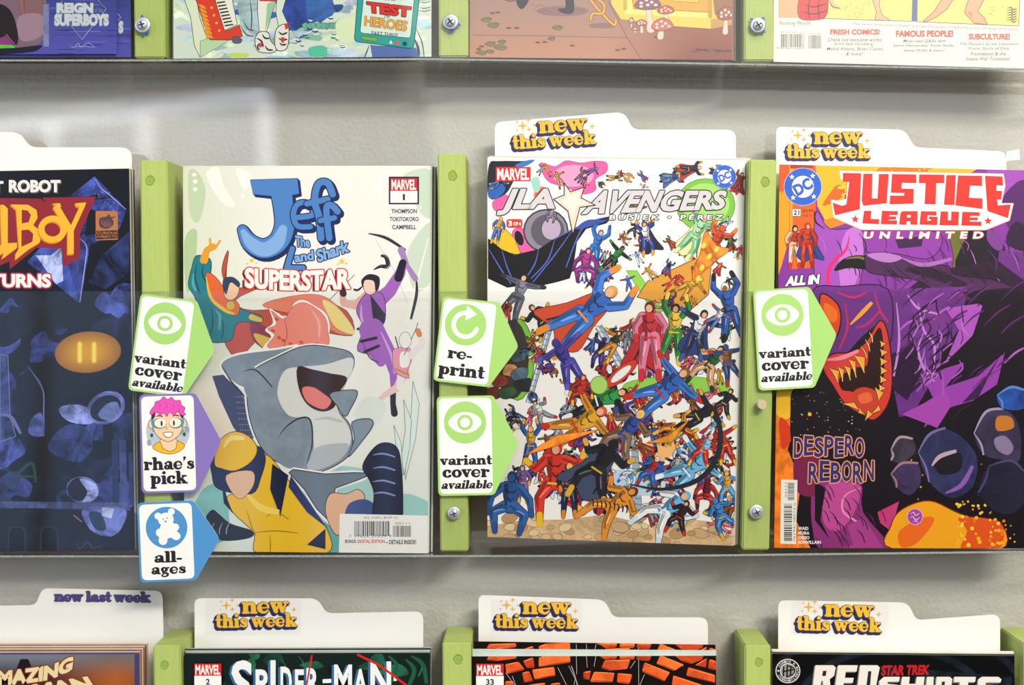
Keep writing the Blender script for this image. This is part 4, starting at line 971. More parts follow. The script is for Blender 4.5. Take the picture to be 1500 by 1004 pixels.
    b.poly([(702, 806), (1090, 814), (1085, 980), (698, 975)], '#f7f7f4'); b.barcode(765, 838, 918, 902, 2); b.barcode(932, 858, 1012, 906, 5)
    b.text('ALL AGES | $4.99 US', (806, 818, 952, 830), '#3a3a40'); b.text('00111', (942, 842, 1005, 853), '#3a3a40', space=1.3); b.text('7 59606 21629 9', (742, 897, 925, 908), '#3a3a40', space=1.2)
    b.text('BONUS', (725, 918, 772, 933), '#22222a', bold=.03); b.text('DIGITAL EDITION', (778, 918, 897, 933), '#d8352a', bold=.03); b.text('– DETAILS INSIDE!', (901, 919, 1032, 938), '#22222a', bold=.03)
    b.build('barcode_box', t, o)

# ---------------------------------------------------------------- middle row: crowded white cover
def art_crowd(t, o, quad, yf):
    k = start(quad, yf, '#f2f1f0', .93)
    R = random.Random(11)
    SK, SK2 = '#e9b08a', '#8a5636'
    k.frame(700, 150, .269)
    for q in range(16):   # pale blue crackle
        x, y = R.uniform(700, 1440), R.uniform(310, 980); p = [(x, y)]
        for i in range(4): x += R.uniform(-40, 40); y += R.uniform(10, 50); p.append((x, y))
        k.stroke(p, R.choice([4, 7]), '#b9dcf2', cap=False)
    k.ell(1240, 560, 160, 145, '#7cc242', line='#2d5a1a', lw=3); k.ell(1240, 555, 130, 115, '#a7d874'); 
    k.blob([(340, 330), (420, 350), (480, 318), (560, 330), (640, 320), (700, 330), (700, 380), (640, 420), (640, 480), (560, 500), (480, 460), (400, 440), (360, 400)], '#ec5fa6', '#b02a70', 3); k.ell(520, 400, 110, 60, '#f5a0c8')
    k.blob([(80, 540), (140, 500), (180, 530), (150, 600), (90, 590)], '#ec5fa6'); k.ell(345, 505, 40, 46, '#ef5a48', line='#f8b0a0', lw=8); k.blob([(290, 420), (330, 410), (340, 470), (310, 490)], '#9ed4c8')
    k.blob([(190, 700), (250, 690), (320, 790), (260, 830), (200, 780)], '#ec5fa6', '#b02a70', 3); k.ell(225, 740, 22, 42, '#141018', -20)
    k.ell(370, 700, 120, 115, '#8b8694', line='#3a3844', lw=9); k.ell(380, 700, 92, 90, '#5c5868'); k.ell(400, 690, 54, 60, '#b8a8c0', line='#2a2830', lw=3)
    k.blob([(60, 340), (120, 320), (240, 320), (310, 314), (250, 350), (200, 420), (150, 500), (60, 520)], '#1d2030'); k.blob([(200, 345), (260, 318), (310, 315), (255, 350)], '#2f7ac8'); k.blob([(60, 460), (110, 430), (150, 470), (110, 520), (60, 520)], '#2a62b4')
    k.poly([(200, 740), (238, 835), (80, 800), (55, 760), (150, 690)], '#f2bc22', '#2a2010', 3); 
    # great black wing-like cloak with blue edges
    k.poly([(55, 740), (130, 800), (200, 830), (330, 800), (420, 740), (520, 690), (640, 640), (740, 615), (700, 660), (590, 690), (540, 760), (520, 900), (500, 960), (430, 980), (300, 1010), (230, 1000), (160, 1010), (55, 960)], '#0d0d14')
    for q in (((420, 740), (380, 860), (290, 960)), ((520, 690), (420, 830), (300, 980)), ((60, 800), (120, 900), (180, 990)), ((130, 800), (160, 900), (200, 985)), ((640, 640), (560, 700), (480, 900)), ((740, 618), (640, 640), (520, 690), (420, 745)), ((330, 800), (310, 880), (260, 960))): k.hatch(q, 7, '#4f68c4')
    k.blob([(560, 690), (690, 650), (740, 612), (700, 640), (600, 640), (540, 680)], '#3a4fa8')
    k.frame(700, 420, .3883)
    k.ell(150, 275, 62, 155, '#7cc242', line='#2d5a1a', lw=3); k.ell(130, 275, 62, 150, '#3a3430'); k.ell(750, 380, 205, 42, '#8fce4e', line='#4f8a24', lw=2)
    for x, y, c in ((110, 230, '#c07a44'), (150, 260, '#4a5a6a'), (120, 320, '#c88a54'), (160, 330, '#4e6478'), (80, 360, '#8a3a24'), (90, 190, '#3a3a3a'), (60, 400, '#6e2a20'), (110, 400, '#2c4a30'), (175, 370, '#20242a')):
        k.blob([(x+38*R.uniform(.6, 1.1)*math.cos(a), y+30*R.uniform(.6, 1.1)*math.sin(a)) for a in [i*.9 for i in range(7)]], (c, .4), '#141018', 2)
    k.poly([(560, -60), (600, -60), (700, 90), (670, 110)], '#8cce4c', '#3f7a20', 2)
    k.poly([(830, -110), (880, -70), (870, 30), (800, 90), (600, 40), (640, -20)], '#d89a38', '#4a2c10', 3)
    for a, b, w2 in (((290, 90), (190, 440), 18), ((455, 150), (540, 300), 26), ((570, 440), (600, 910), 44)): 
        k.stroke([a, b], w2+4, '#2b2c34', cap=False); k.stroke([a, b], w2, '#9fb0c0', cap=False); k.stroke([(a[0]-w2*.2, a[1]), (b[0]-w2*.2, b[1])], w2*.25, '#e2eaf0', cap=False)
        n = int(math.hypot(b[0]-a[0], b[1]-a[1])/22)
        for i in range(n): u = i/n; x, y = a[0]+(b[0]-a[0])*u, a[1]+(b[1]-a[1])*u; k.stroke([(x-w2*.5, y-2), (x+w2*.5, y+3)], 2.4, '#4a5460', cap=False); k.n -= 1
        k.n += 1
    k.poly([(500, 690), (760, 700), (760, 800), (500, 780)], '#b9d4ec'); k.blob([(620, 600), (700, 560), (760, 600), (700, 660), (620, 650)], '#f6b878')
    # ground: tan boulders and dust
    k.poly([(30, 905), (180, 880), (330, 880), (480, 860), (640, 900), (820, 880), (980, 900), (980, 1000), (30, 1000)], ('#c9a880', .25))
    for i in range(60):
        x, y = R.uniform(30, 980), R.uniform(865, 975); s = R.uniform(14, 34); k.ell(x, y, s, s*.62, R.choice(['#d8b890', '#c8a57c', '#e2c8a2', '#b89468']), R.uniform(-20, 20), 12, '#7a5c3c', 1.6)
    # crowd: back rows small, front rows large
    pal = [('#2f66c4', '#2f66c4', '#c42c24'), ('#c8302a', '#c8302a', '#e8b82a'), ('#e0862a', '#c8302a', '#20222c'), ('#2c8a3c', '#1f2028', '#2c8a3c'), ('#5a3a94', '#5a3a94', '#1f2028'), ('#20242e', '#20242e', '#c8a030'), ('#5fa4dc', '#e8eef4', '#2f66c4'), ('#d8a02a', '#d8a02a', '#8a2a20'), ('#8a4a2a', '#a8642c', '#2a2028'), ('#b8c2cc', '#8c98a8', '#3a404c'), ('#16181e', '#3a5fb0', '#16181e'), ('#cc3a5a', '#e07a94', '#cc3a5a')]
    def rp(x, y, h, **kw):
        a, b, c = R.choice(pal); person(k, x, y, h, R.uniform(-60, 60), (a, b, c, R.choice([SK, SK, SK2]), R.choice(['#2a1c14', '#d8a83a', '#6a3018', a]), R.choice([None, None, '#b8282c', '#2a3a84', '#e2e2e2'])), R.choice(['fly', 'run', 'reach', 'crouch', 'up']), R.choice([-1, 1]), 2.0)
    for i in range(70): rp(R.uniform(130, 960), R.uniform(400, 860), R.uniform(80, 120))
    for i in range(26): rp(R.uniform(560, 960), R.uniform(40, 400), R.uniform(60, 90))
    for i in range(26): rp(R.uniform(600, 970), R.uniform(540, 900), R.uniform(95, 130))
    for i in range(22): rp(R.uniform(180, 560), R.uniform(150, 420), R.uniform(55, 85))
    k.frame(700, 150, .269)
    for i in range(34): rp(R.uniform(560, 1430), R.uniform(640, 1000), R.uniform(80, 125))
    for i in range(12): rp(R.uniform(160, 1400), R.uniform(350, 450), R.uniform(50, 80))
    for x, y, h, ro, c, po in ((110, 440, 120, 60, ('#20242e', '#2f66c4', '#c8a030', SK, '#2a1c14', None), 'fly'), (440, 420, 110, -20, ('#c89a5a', '#c89a5a', '#6a3a20', SK, '#1a1414', None), 'reach'), (560, 400, 100, 30, ('#8a6a54', '#7a5a84', '#4a3454', SK, '#8a6a54', None), 'fly'), (620, 370, 90, 70, ('#7a5ab0', '#7a5ab0', '#4a3454', SK, '#4a3454', None), 'reach'),
        (740, 410, 100, 80, ('#3a3a40', '#c8a030', '#3a3a40', SK, '#3a3a40', None), 'fly'), (820, 410, 90, -60, ('#e8e8ea', '#e8a030', '#c88020', SK, '#e8a030', None), 'crouch'), (1050, 410, 150, 78, ('#2a4a84', '#5f84b4', '#20242e', SK, '#d8b040', '#3f64a0'), 'fly'), (1150, 365, 170, 80, ('#20304a', '#20304a', '#c8a030', SK, '#e2c050', '#c42c24'), 'fly'), (1420, 440, 150, 20, ('#8a1c1c', '#8a1c1c', '#c8302a', SK, '#2a1c14', '#9a2420'), 'fly'), (900, 470, 60, 20, ('#c8302a', '#e8e8ea', '#3a3a40', SK, '#c8302a', None), 'reach'),
        (110, 690, 170, 15, ('#e2a82a', '#3f6cb4', '#e2a82a', SK, '#e2a82a', None), 'stand'), (850, 570, 140, 60, ('#c89a3a', '#7a5a24', '#8a2a20', SK, '#3a2a1c', None), 'fly'), (400, 620, 110, 10, ('#a89ab8', '#8a7a9c', '#5a5068', '#cfc0d0', '#3a3444', None), 'crouch'),
        (640, 790, 250, 20, ('#2f74cc', '#2f74cc', '#1f56a8', SK, '#2f74cc', None), 'up'), (590, 900, 270, 6, ('#b03a94', '#8a2f84', '#5a1f6a', SK, '#7a2a74', None), 'crouch'), (740, 850, 210, 40, ('#2c8a3c', '#1d2026', '#2c8a3c', SK2, '#1a1414', None), 'reach'), (920, 740, 230, -12, ('#e2e6ee', '#2a4a9c', '#e2a030', SK, '#22407e', '#1b2038'), 'fly'),
        (1180, 730, 330, 28, ('#a8dcb0', '#7cc894', '#e2e0a0', '#e8b0a0', '#a8dcb0', '#f0e0a8'), 'fly'), (1290, 780, 300, 24, ('#c8401c', '#e0582a', '#f08a2a', '#d8502a', '#e0582a', None), 'fly'), (1150, 1000, 220, 60, ('#e2b02a', '#c8902a', '#7a4a1c', SK, '#c8902a', None), 'reach')):
        person(k, x, y, h, ro, c, po, 1, 2.4)
    k.blob([(1240, 700), (1300, 780), (1370, 800), (1300, 860), (1230, 920), (1180, 980), (1170, 920), (1210, 820)], ('#f08a2a', .5), '#8a2a10', 3)
    for x, y in ((1230, 780), (1260, 840), (1220, 900), (1300, 800), (1200, 960)): k.ell(x, y, 12, 18, '#f8d24a', 30)
    k.frame(700, 420, .3883)
    F = [(150, 40, 230, 20, ('#7d8090', '#5a5e70', '#2a2c38', SK, '#20222c', None), 'reach'), (110, 90, 90, 0, ('#2a2a30', '#c42c24', '#2a2a30', SK, '#5a5a64', None), 'stand'), (245, 130, 190, -40, ('#20202a', '#20202a', '#d8a83a', SK, '#5a2a18', None), 'run'),
         (400, 110, 400, 50, ('#2f66c4', '#3c7cd8', '#e8902c', SK, '#d8a04a', '#cf4a2c'), 'up'), (340, 290, 260, -30, ('#3d3496', '#4a44a8', '#5a58c0', '#3d3496', '#3d3496', None), 'reach'), (460, 250, 150, 20, ('#1d1a30', '#3d3496', '#1d1a30', '#2a2a44', '#3d3496', None), 'fly'),
         (510, 220, 150, 30, ('#2a3a2a', '#d8862a', '#e8c23a', SK, '#1a1414', None), 'reach'), (565, 200, 110, 0, ('#6a6e78', '#8a8e98', '#4a4e58', '#9a9ea8', '#5a5e68', None), 'stand'), (650, 190, 330, 0, ('#c82c3c', '#e27a9a', '#c82c3c', SK, '#6a241c', '#b8242c'), 'stand'), (740, 170, 260, 6, ('#e8c24a', '#2c8a3c', '#e8c24a', '#d89a6a', '#1a1414', None), 'up'),
         (825, 180, 240, 20, ('#e8ecf4', '#26305a', '#3a58a8', SK, '#1c1c28', '#2c3a7a'), 'reach'), (950, 90, 260, -10, ('#2f5cb4', '#2f5cb4', '#16181e', SK2, '#e8e8ea', None), 'up'), (900, 120, 120, 40, ('#e8e8ea', '#5f7cc0', '#c42c24', SK2, '#1a1414', None), 'reach'), (870, 300, 230, 38, ('#1f5c30', '#e2a884', '#183c24', SK, '#1a1a20', None), 'run'), (945, 290, 180, -10, ('#8a5a30', '#34508a', '#c42c24', '#34508a', '#34508a', None), 'reach'),
         (450, 430, 300, 74, ('#2c9a48', '#1d2026', '#e6e9ea', SK, '#3a2a1c', None), 'reach'), (690, 400, 340, 52, ('#2c5fb8', '#3f78d0', '#c42c24', SK, '#8a5a2a', None), 'reach'), (390, 400, 170, 10, ('#c42c24', '#a8241f', '#e8b82a', SK, '#c42c24', None), 'crouch'), (240, 480, 140, -30, ('#e6e9ea', '#8a98a8', '#c42c24', SK, '#3a3a44', None), 'run'),
         (370, 530, 330, 60, ('#e2a82a', '#d8902a', '#c42c24', SK, '#d85a2a', None), 'reach'), (550, 560, 290, 40, ('#2c4a9c', '#8a6a54', '#2c4a9c', SK, '#f2d24a', None), 'run'), (830, 490, 220, 60, ('#20242e', '#20242e', '#d8a83a', SK, '#c88a3a', None), 'reach'), (930, 440, 150, 30, ('#20242e', '#2a2a34', '#d8a83a', SK, '#2a1c14', None), 'run'), (740, 540, 190, 70, ('#1d1a1c', '#d8862a', '#e8b83a', '#1d1a1c', '#1d1a1c', None), 'fly'),
         (60, 560, 160, 0, ('#2c5fa8', '#8a2a40', '#d8a83a', SK, '#2c5fa8', None), 'stand'), (200, 600, 180, 0, ('#d8a83a', '#2c5fa8', '#d8a83a', SK, '#d8a83a', None), 'up'), (170, 740, 160, 0, ('#7a5a9c', '#7a5a9c', '#d8a83a', SK, '#7a5a9c', None), 'stand'),
         (120, 830, 330, 6, ('#27508f', '#2f62a8', '#27508f', '#27508f', '#1d3a6a', None), 'crouch'), (290, 740, 380, 4, ('#d02f27', '#dc3a2e', '#e8bb2a', '#e0a080', '#d02f27', None), 'run'), (345, 760, 230, 0, ('#d8862a', '#1f2a4a', '#d8862a', SK, '#e8c23a', None), 'stand'), (450, 690, 330, 34, ('#1b1d26', '#22242e', '#d8a83a', '#1b1d26', '#1b1d26', '#3f4a66'), 'run'), (500, 830, 300, 58, ('#df8f35', '#df8f35', '#df8f35', '#df8f35', '#5c3422', None), 'run'),
         (790, 700, 300, 50, ('#6db4e4', '#6db4e4', '#e8eef4', SK, '#e8e4dc', None), 'reach'), (700, 850, 300, 56, ('#6db4e4', '#e8eef4', '#c8dcec', SK, '#6db4e4', None), 'run'), (650, 700, 160, 30, ('#b8282c', '#2f66c4', '#b8282c', SK, '#e8e8ea', None), 'run'), (930, 600, 180, -20, ('#c8302a', '#c8302a', '#e8b82a', SK, '#c83a2a', None), 'reach'), (850, 620, 170, 30, ('#8fc8ec', '#c8302a', '#e8b82a', SK, '#e8e4dc', None), 'run'), (860, 790, 170, 10, ('#6a1a24', '#c8302a', '#20242e', '#6a1a24', '#6a1a24', None), 'crouch'), (940, 760, 160, 0, ('#e2a82a', '#5fa4dc', '#e2a82a', SK, '#e2a82a', None), 'run'), (920, 870, 190, -20, ('#3a84c8', '#3a84c8', '#e2a82a', '#3a84c8', '#3a84c8', None), 'run'), (760, 870, 170, 30, ('#3a1a24', '#2a2028', '#c8302a', SK, '#2a2028', None), 'run')]
    for x, y, h, ro, c, po in F: person(k, x, y, h, ro, c, po, 1 if (x+y) % 2 else -1, 2.2)
    for i in range(9): a = 430+i*16; k.hatch([(a, 800+i*3), (a+6, 812+i*3), (a+4, 830+i*3)], 5, '#2a1a14')
    for q in (([(170, 640), (300, 560), (460, 540), (300, 600)], '#ee8a2a'), ([(640, 590), (720, 560), (800, 500), (730, 590)], '#f0a030')): k.poly(q[0], (q[1], .4), '#a03a18', 2)
    k.hatch([(570, 745), (700, 765), (830, 730), (900, 650), (915, 560), (895, 470), (850, 430)], 22, '#22262e'); k.star(552, 372, 26, '#f4f4f4') if False else None
    k.ell(540, 330, 78, 24, '#d03a2c', -40, 24, '#3a1210', 2); k.ell(540, 330, 48, 14, '#eceef0', -40, 20)
    k.ell(457, 372, 32, 34, '#a9d46a', line='#6a9a34', lw=3)
    k.build('artwork', t, o)
    l = nxt(k); l.frame(700, 150, .269)
    marvel_box(l, 98, 352, 287, 430)
    gl, bk = '#d6d2d8', '#15151c'
    l.text('JLA', [(165, 470), (440, 470), (415, 612), (95, 616)], gl, bold=.045, out=1.5, ocol=bk); l.text('AVENGERS', [(640, 478), (1362, 480), (1340, 584), (560, 612)], gl, bold=.045, out=1.5, ocol=bk)
    l.text('JLA', [(200, 482), (425, 482), (400, 540), (175, 545)], '#f4f0f2', bold=-.01) if False else None
    st = [(435, 435), (500, 478), (570, 455), (572, 520), (650, 560), (560, 580), (520, 725), (495, 600), (400, 575), (455, 525)]
    l.poly([(470, 440), (505, 488), (580, 462), (562, 520), (640, 560), (556, 572), (518, 720), (490, 592), (412, 528), (470, 505)], '#f3d7c8', bk, 5); l.poly([(480, 465), (508, 505), (560, 485), (546, 525), (600, 552), (540, 560), (516, 640), (498, 575), (450, 540), (485, 515)], '#fae6da')
    l.text('BUSIEK • PÉREZ', (714, 606, 1332, 640), '#f6f6f6', bold=.03, out=1.1, ocol=bk, space=1.5, shear=8)
    l.poly(rpoly([(155, 636), (243, 636), (243, 684), (155, 684)], 16), '#d8352e'); l.text('3', (166, 645, 186, 674), WHT, bold=.05); l.text('OF 4', (194, 652, 234, 672), WHT, bold=.04)
    dc_roundel(l, 1343, 405, 62, -25)
    l.build('title_lettering', t, o)

# ---------------------------------------------------------------- middle row right: purple beast-like folds and fire
def art_purple(t, o, quad, yf):
    k = start(quad, yf, '#120b18', .95); R = random.Random(5)
    PU1, PU2, PU3, DK, BK = '#84349e', '#a04cba', '#532068', '#331638', '#120b18'
    k.frame(1130, 180, .2589)
    k.poly([(40, 230), (1440, 230), (1440, 1000), (40, 1000)], PU1)
    k.poly([(40, 230), (110, 230), (110, 620), (60, 800), (40, 860)], '#f2a01c'); k.poly([(250, 235), (1210, 235), (1100, 300), (420, 400), (330, 600), (260, 470), (255, 330)], '#f0b624'); k.poly([(40, 235), (110, 235), (100, 330), (60, 400), (40, 380)], '#e05a1c')
    k.blob([(380, 350), (420, 400), (370, 440), (290, 470), (330, 400)], '#d8661c'); k.blob([(700, 240), (900, 250), (860, 285), (740, 280), (560, 300), (600, 262)], '#e07a1c'); k.poly([(280, 560), (360, 530), (420, 570), (330, 600)], '#e8861c')
    for i in range(26): k.ell(R.uniform(380, 420) if i < 8 else R.uniform(560, 900), R.uniform(350, 430) if i < 8 else R.uniform(245, 290), R.uniform(4, 10), R.uniform(4, 9), '#f8d040', n=8)
    k.poly([(102, 235), (250, 235), (250, 560), (240, 820), (100, 830)], '#e0611c'); k.poly([(102, 235), (122, 235), (120, 620), (106, 650)], '#f6a030'); k.poly([(108, 235), (230, 235), (240, 255), (105, 258)], '#a83a1c')
    # folds
    k.poly([(1210, 240), (1440, 250), (1440, 700), (1330, 500), (1270, 440)], PU2); k.blob([(1300, 480), (1340, 380), (1440, 330), (1440, 560), (1360, 620)], PU3); k.blob([(1330, 640), (1380, 560), (1440, 600), (1440, 720), (1350, 700)], '#2a1438')
    k.blob([(255, 500), (330, 600), (500, 600), (530, 700), (480, 960), (330, 1010), (250, 900), (240, 700)], PU2, BK, 4); k.blob([(420, 620), (500, 600), (520, 720), (480, 900), (410, 980), (380, 800)], '#c072d4')
    k.hatch([(440, 640), (420, 720), (340, 800), (320, 900), (380, 1000)], 20, '#e0206a'); k.hatch([(300, 600), (250, 560), (245, 500)], 10, BK)
    k.blob([(540, 620), (720, 600), (940, 620), (960, 700), (880, 770), (700, 740), (540, 730)], '#8f3aa8', BK, 4); k.poly([(700, 660), (860, 640), (850, 700), (720, 712)], '#3a1a4a'); k.poly([(1000, 600), (1130, 600), (1060, 760), (1020, 890), (1030, 760)], '#6a6a28', BK, 3); k.poly([(1120, 600), (1250, 600), (1320, 700), (1360, 900), (1200, 940), (1040, 880), (1040, 780)], '#1a0f1e')
    k.blob([(1230, 600), (1290, 640), (1310, 710), (1270, 720), (1220, 660)], '#7a3a90'); k.poly([(1290, 720), (1440, 740), (1440, 1000), (1250, 1000)], '#6a2d80'); k.poly([(900, 840), (1280, 780), (1440, 900), (1440, 1000), (700, 1000)], '#2a1230')
    for i in range(70):
        x, y = R.uniform(260, 1420), R.uniform(610, 990); a = R.uniform(40, 130); k.hatch([(x, y), (x+R.uniform(-10, 10)+a*.3, y+a*.45), (x+a*.35, y+a*.9)], R.uniform(3, 8), R.choice([BK, DK, DK, '#5a246c', '#c070d8']))
    # dark claw-like limb across
    k.blob([(355, 838), (400, 775), (480, 750), (560, 760), (600, 800), (540, 830), (440, 822)], '#0d090c', None); k.hatch([(420, 770), (500, 762), (560, 790)], 14, '#7a7428')
    k.poly(catmull([(540, 745), (640, 735), (740, 760), (860, 800), (1000, 810), (1040, 860), (1300, 900), (1440, 1000), (1000, 1000), (860, 905), (700, 870), (560, 850), (530, 800)], True, 4), '#4a2252', BK, 5)
    k.poly(catmull([(540, 745), (640, 735), (740, 762), (680, 790), (600, 780)], True, 4), '#b578c4'); k.hatch([(740, 765), (860, 805), (1020, 770)], 24, '#a868b8'); k.hatch([(760, 830), (900, 850), (1100, 930)], 60, '#2c142f')
    for i in range(26): x = R.uniform(600, 1300); k.hatch([(x, 790+R.uniform(0, 60)), (x+40, 830+R.uniform(0, 40)), (x+90, 870+R.uniform(0, 60))], 4, BK)
    k.frame(1130, 420, .3983)
    k.poly([(0, 340), (80, 350), (150, 380), (80, 520), (60, 600), (110, 720), (90, 860), (150, 975), (0, 980)], ('#ee7a1c', .4)); k.blob([(15, 370), (90, 370), (70, 480), (20, 470)], '#f6c028'); k.blob([(30, 480), (80, 540), (40, 600)], '#d83a1c')
    k.blob([(90, 370), (240, 380), (330, 500), (420, 560), (440, 700), (300, 760), (160, 720), (80, 600), (70, 460)], BK)
    for i in range(60): k.ell(R.uniform(20, 330), R.uniform(380, 560), *[R.uniform(1, 2.6)]*2, R.choice(['#f4e8d8', '#f6c028', '#e8702a']), n=6)
    k.ell(141, 470, 7, 7, '#f8b820', n=12)
    k.poly([(430, 10), (720, 0), (700, 140), (620, 260), (600, 330), (520, 470), (470, 480), (445, 350)], ('#6c2e88', .15)); k.poly([(440, 250), (520, 200), (560, 300), (500, 420), (450, 380)], '#2a1036'); k.poly([(640, 80), (780, 60), (740, 180), (640, 280), (690, 160)], '#b355c8'); k.poly([(560, 340), (640, 300), (860, 235), (830, 360), (740, 420), (640, 450), (560, 520), (600, 420)], '#9a3fb2')
    k.poly([(850, 240), (800, 330), (760, 410), (700, 430), (790, 330)], '#3a1650'); k.poly([(700, 20), (929, 0), (929, 330), (860, 240), (760, 330), (640, 370), (740, 240), (790, 80)], '#1a0d1e'); k.poly([(500, 20), (600, 60), (670, 130), (620, 190), (560, 170), (520, 100)], '#7a3494'); k.poly([(480, 470), (560, 430), (640, 380), (660, 440), (610, 520), (560, 500)], '#a844b4')
    for q in (((540, 60), (560, 160), (600, 220), (590, 330)), ((500, 30), (540, 80), (610, 100)), ((560, 170), (540, 230), (560, 300), (600, 350)), ((460, 60), (470, 200), (450, 330))): k.hatch(q, 9, '#c88ae0')
    for i in range(60):
        x, y = R.uniform(440, 900), R.uniform(20, 500); a = R.uniform(40, 110); k.hatch([(x, y), (x+a*.5, y-a*.5), (x+a, y-a*.8)], R.uniform(3, 9), R.choice([BK, DK, BK, '#5a246c', '#b860cc']))
    # glowing ring of fire and jagged shards (an abstract maw of crystal)
    k.blob([(150, 20), (260, 0), (430, 10), (440, 200), (400, 140), (330, 190), (270, 250), (190, 240)], '#6a2c86', BK, 4); k.blob([(180, 30), (240, 60), (256, 120), (235, 190), (190, 160)], '#e0481c', BK, 5); k.blob([(196, 60), (240, 90), (236, 130), (200, 120)], '#f4761c')
    k.hatch([(290, 140), (335, 95), (370, 58)], 16, '#f0a42a')
    for q in (((270, 60), (280, 150), (250, 230)), ((380, 20), (400, 90), (430, 130)), ((310, 150), (350, 140), (400, 90)), ((240, 20), (300, 40), (350, 20))): k.hatch(q, 9, '#c22a5a')
    k.poly(catmull([(190, 300), (220, 250), (300, 240), (350, 200), (400, 125), (430, 180), (445, 330), (430, 430), (380, 490), (330, 470), (270, 430), (230, 370)], True, 5), '#d83a34', '#3a0d10', 5)
    k.poly(catmull([(250, 340), (300, 300), (350, 290), (360, 220), (400, 150), (415, 260), (408, 360), (370, 400), (310, 440), (300, 390), (260, 380)], True, 5), '#2a0d10'); k.blob([(300, 390), (340, 370), (390, 390), (400, 440), (350, 470), (300, 440)], '#c8402a'); k.blob([(320, 400), (360, 390), (370, 420), (330, 430)], '#e8683a')
    sh = [((215, 300), (250, 310), (245, 352)), ((245, 295), (268, 305), (262, 350)), ((268, 290), (292, 298), (290, 345)), ((305, 252), (345, 260), (342, 318)), ((285, 268), (310, 275), (312, 335)), ((330, 220), (345, 235), (350, 262)), ((345, 195), (360, 210), (362, 238)), ((360, 168), (374, 180), (372, 206)), ((400, 230), (432, 240), (406, 256)), ((400, 262), (432, 275), (404, 290)), ((402, 295), (432, 310), (404, 322)), ((400, 328), (430, 345), (402, 354)), ((395, 420), (415, 390), (382, 372)), ((365, 470), (405, 455), (395, 440)), ((320, 465), (350, 475), (325, 450)), ((345, 492), (375, 470), (355, 455)), ((262, 430), (305, 425), (320, 450)), ((400, 200), (426, 210), (404, 222)), ((396, 360), (425, 375), (398, 385))]
    for a, b, c in sh: k.poly([a, b, c], '#f2a83a', '#5a2410', 2.5); k.hatch([a, ((a[0]+c[0])/2+4, (a[1]+c[1])/2), c], 3, '#f8dc7a')
    k.hatch([(205, 270), (260, 262), (320, 236)], 16, '#f08aa0')
    # lower magenta folds
    k.poly(catmull([(150, 740), (220, 700), (330, 720), (340, 830), (440, 975), (200, 980), (150, 900)], True, 4), '#8c2f7a', BK, 5); k.poly(catmull([(200, 730), (270, 720), (330, 740), (300, 840), (240, 900), (190, 860)], True, 4), '#c04a98'); k.blob([(100, 600), (180, 620), (170, 760), (100, 760), (80, 680)], '#7a1f4a')
    k.hatch([(330, 740), (270, 770), (265, 830), (330, 880), (360, 960)], 8, '#e890c0'); k.poly([(160, 720), (200, 740), (180, 860), (215, 930), (160, 860)], BK); k.poly([(280, 880), (340, 850), (420, 975), (240, 975), (300, 950)], '#a83c8c'); k.poly([(390, 830), (470, 790), (440, 900), (400, 870)], '#c43a78')
    for i in range(24): x = R.uniform(150, 400); y = R.uniform(720, 950); k.hatch([(x, y), (x+20, y+20), (x+30, y+50)], 4, R.choice([BK, '#5a1a4c']))
    k.poly(catmull([(445, 965), (440, 880), (480, 820), (580, 788), (680, 830), (760, 860), (842, 868), (835, 970)], True, 5), '#f3a51c', '#7a2410', 4)
    k.blob([(470, 900), (560, 850), (600, 860), (540, 940), (480, 960)], '#ee6a1c'); k.poly(catmull([(690, 850), (842, 868), (835, 970), (700, 970), (720, 900)], True, 4), '#e2541a')
    for i in range(80): k.ell(R.uniform(680, 900), R.uniform(790, 965), *[R.uniform(2, 8)]*2, R.choice(['#f6b420', '#f6d040', '#ee7a1c']), n=8)
    for i in range(40): k.ell(R.uniform(500, 915), R.uniform(560, 860), *[R.uniform(1.5, 5)]*2, '#e8a428', n=7)
    for i in range(30): x, y = R.uniform(460, 700), R.uniform(30, 330); k.hatch([(x, y), (x+R.uniform(-20, 20), y+30), (x+R.uniform(-30, 30), y+R.uniform(50, 90))], R.uniform(3, 7), R.choice(['#a85cc4', '#2a1036', '#120b18', '#b878d0']))
    # dusky boulders with pale violet edges on the right
    for q, c, e in (([(440, 600), (470, 555), (520, 560), (530, 610), (480, 650), (440, 640)], '#3a3444', '#b09aa8'), ([(540, 610), (580, 545), (640, 520), (720, 570), (760, 640), (740, 740), (660, 780), (580, 720)], '#2c2f5a', '#7a6aa8'), ([(440, 690), (480, 650), (540, 650), (550, 720), (510, 770), (460, 740)], '#3c2f58', '#a07a8a'), ([(745, 540), (790, 460), (860, 450), (915, 520), (915, 640), (860, 640), (780, 620)], '#37304e', '#a99abc'), ([(830, 400), (880, 370), (929, 380), (929, 450), (850, 450)], '#20489c', '#5f86d8'), ([(800, 660), (880, 640), (929, 680), (929, 800), (850, 840), (760, 760)], '#1d1c34', '#4a4474')):
        k.blob(q, (c, .35), BK, 4); k.hatch(q[:3], 10, e); k.hatch([q[0], ((q[0][0]+q[-1][0])/2+8, (q[0][1]+q[-1][1])/2), q[-1]], 8, e)
    k.blob([(600, 640), (660, 610), (700, 620), (690, 680), (620, 690)], '#1a1420'); k.hatch([(590, 660), (620, 625), (680, 605)], 16, '#c0a8b4'); k.blob([(820, 560), (860, 550), (890, 590), (870, 620), (830, 600)], '#8a7aa0'); k.blob([(830, 480), (880, 480), (890, 520), (830, 530)], '#c87a2a'); k.hatch([(640, 760), (700, 730), (740, 660)], 18, '#8a5ab0')
    k.build('artwork', t, o)
    l = nxt(k); l.frame(1130, 180, .2589); RD = '#e5322c'
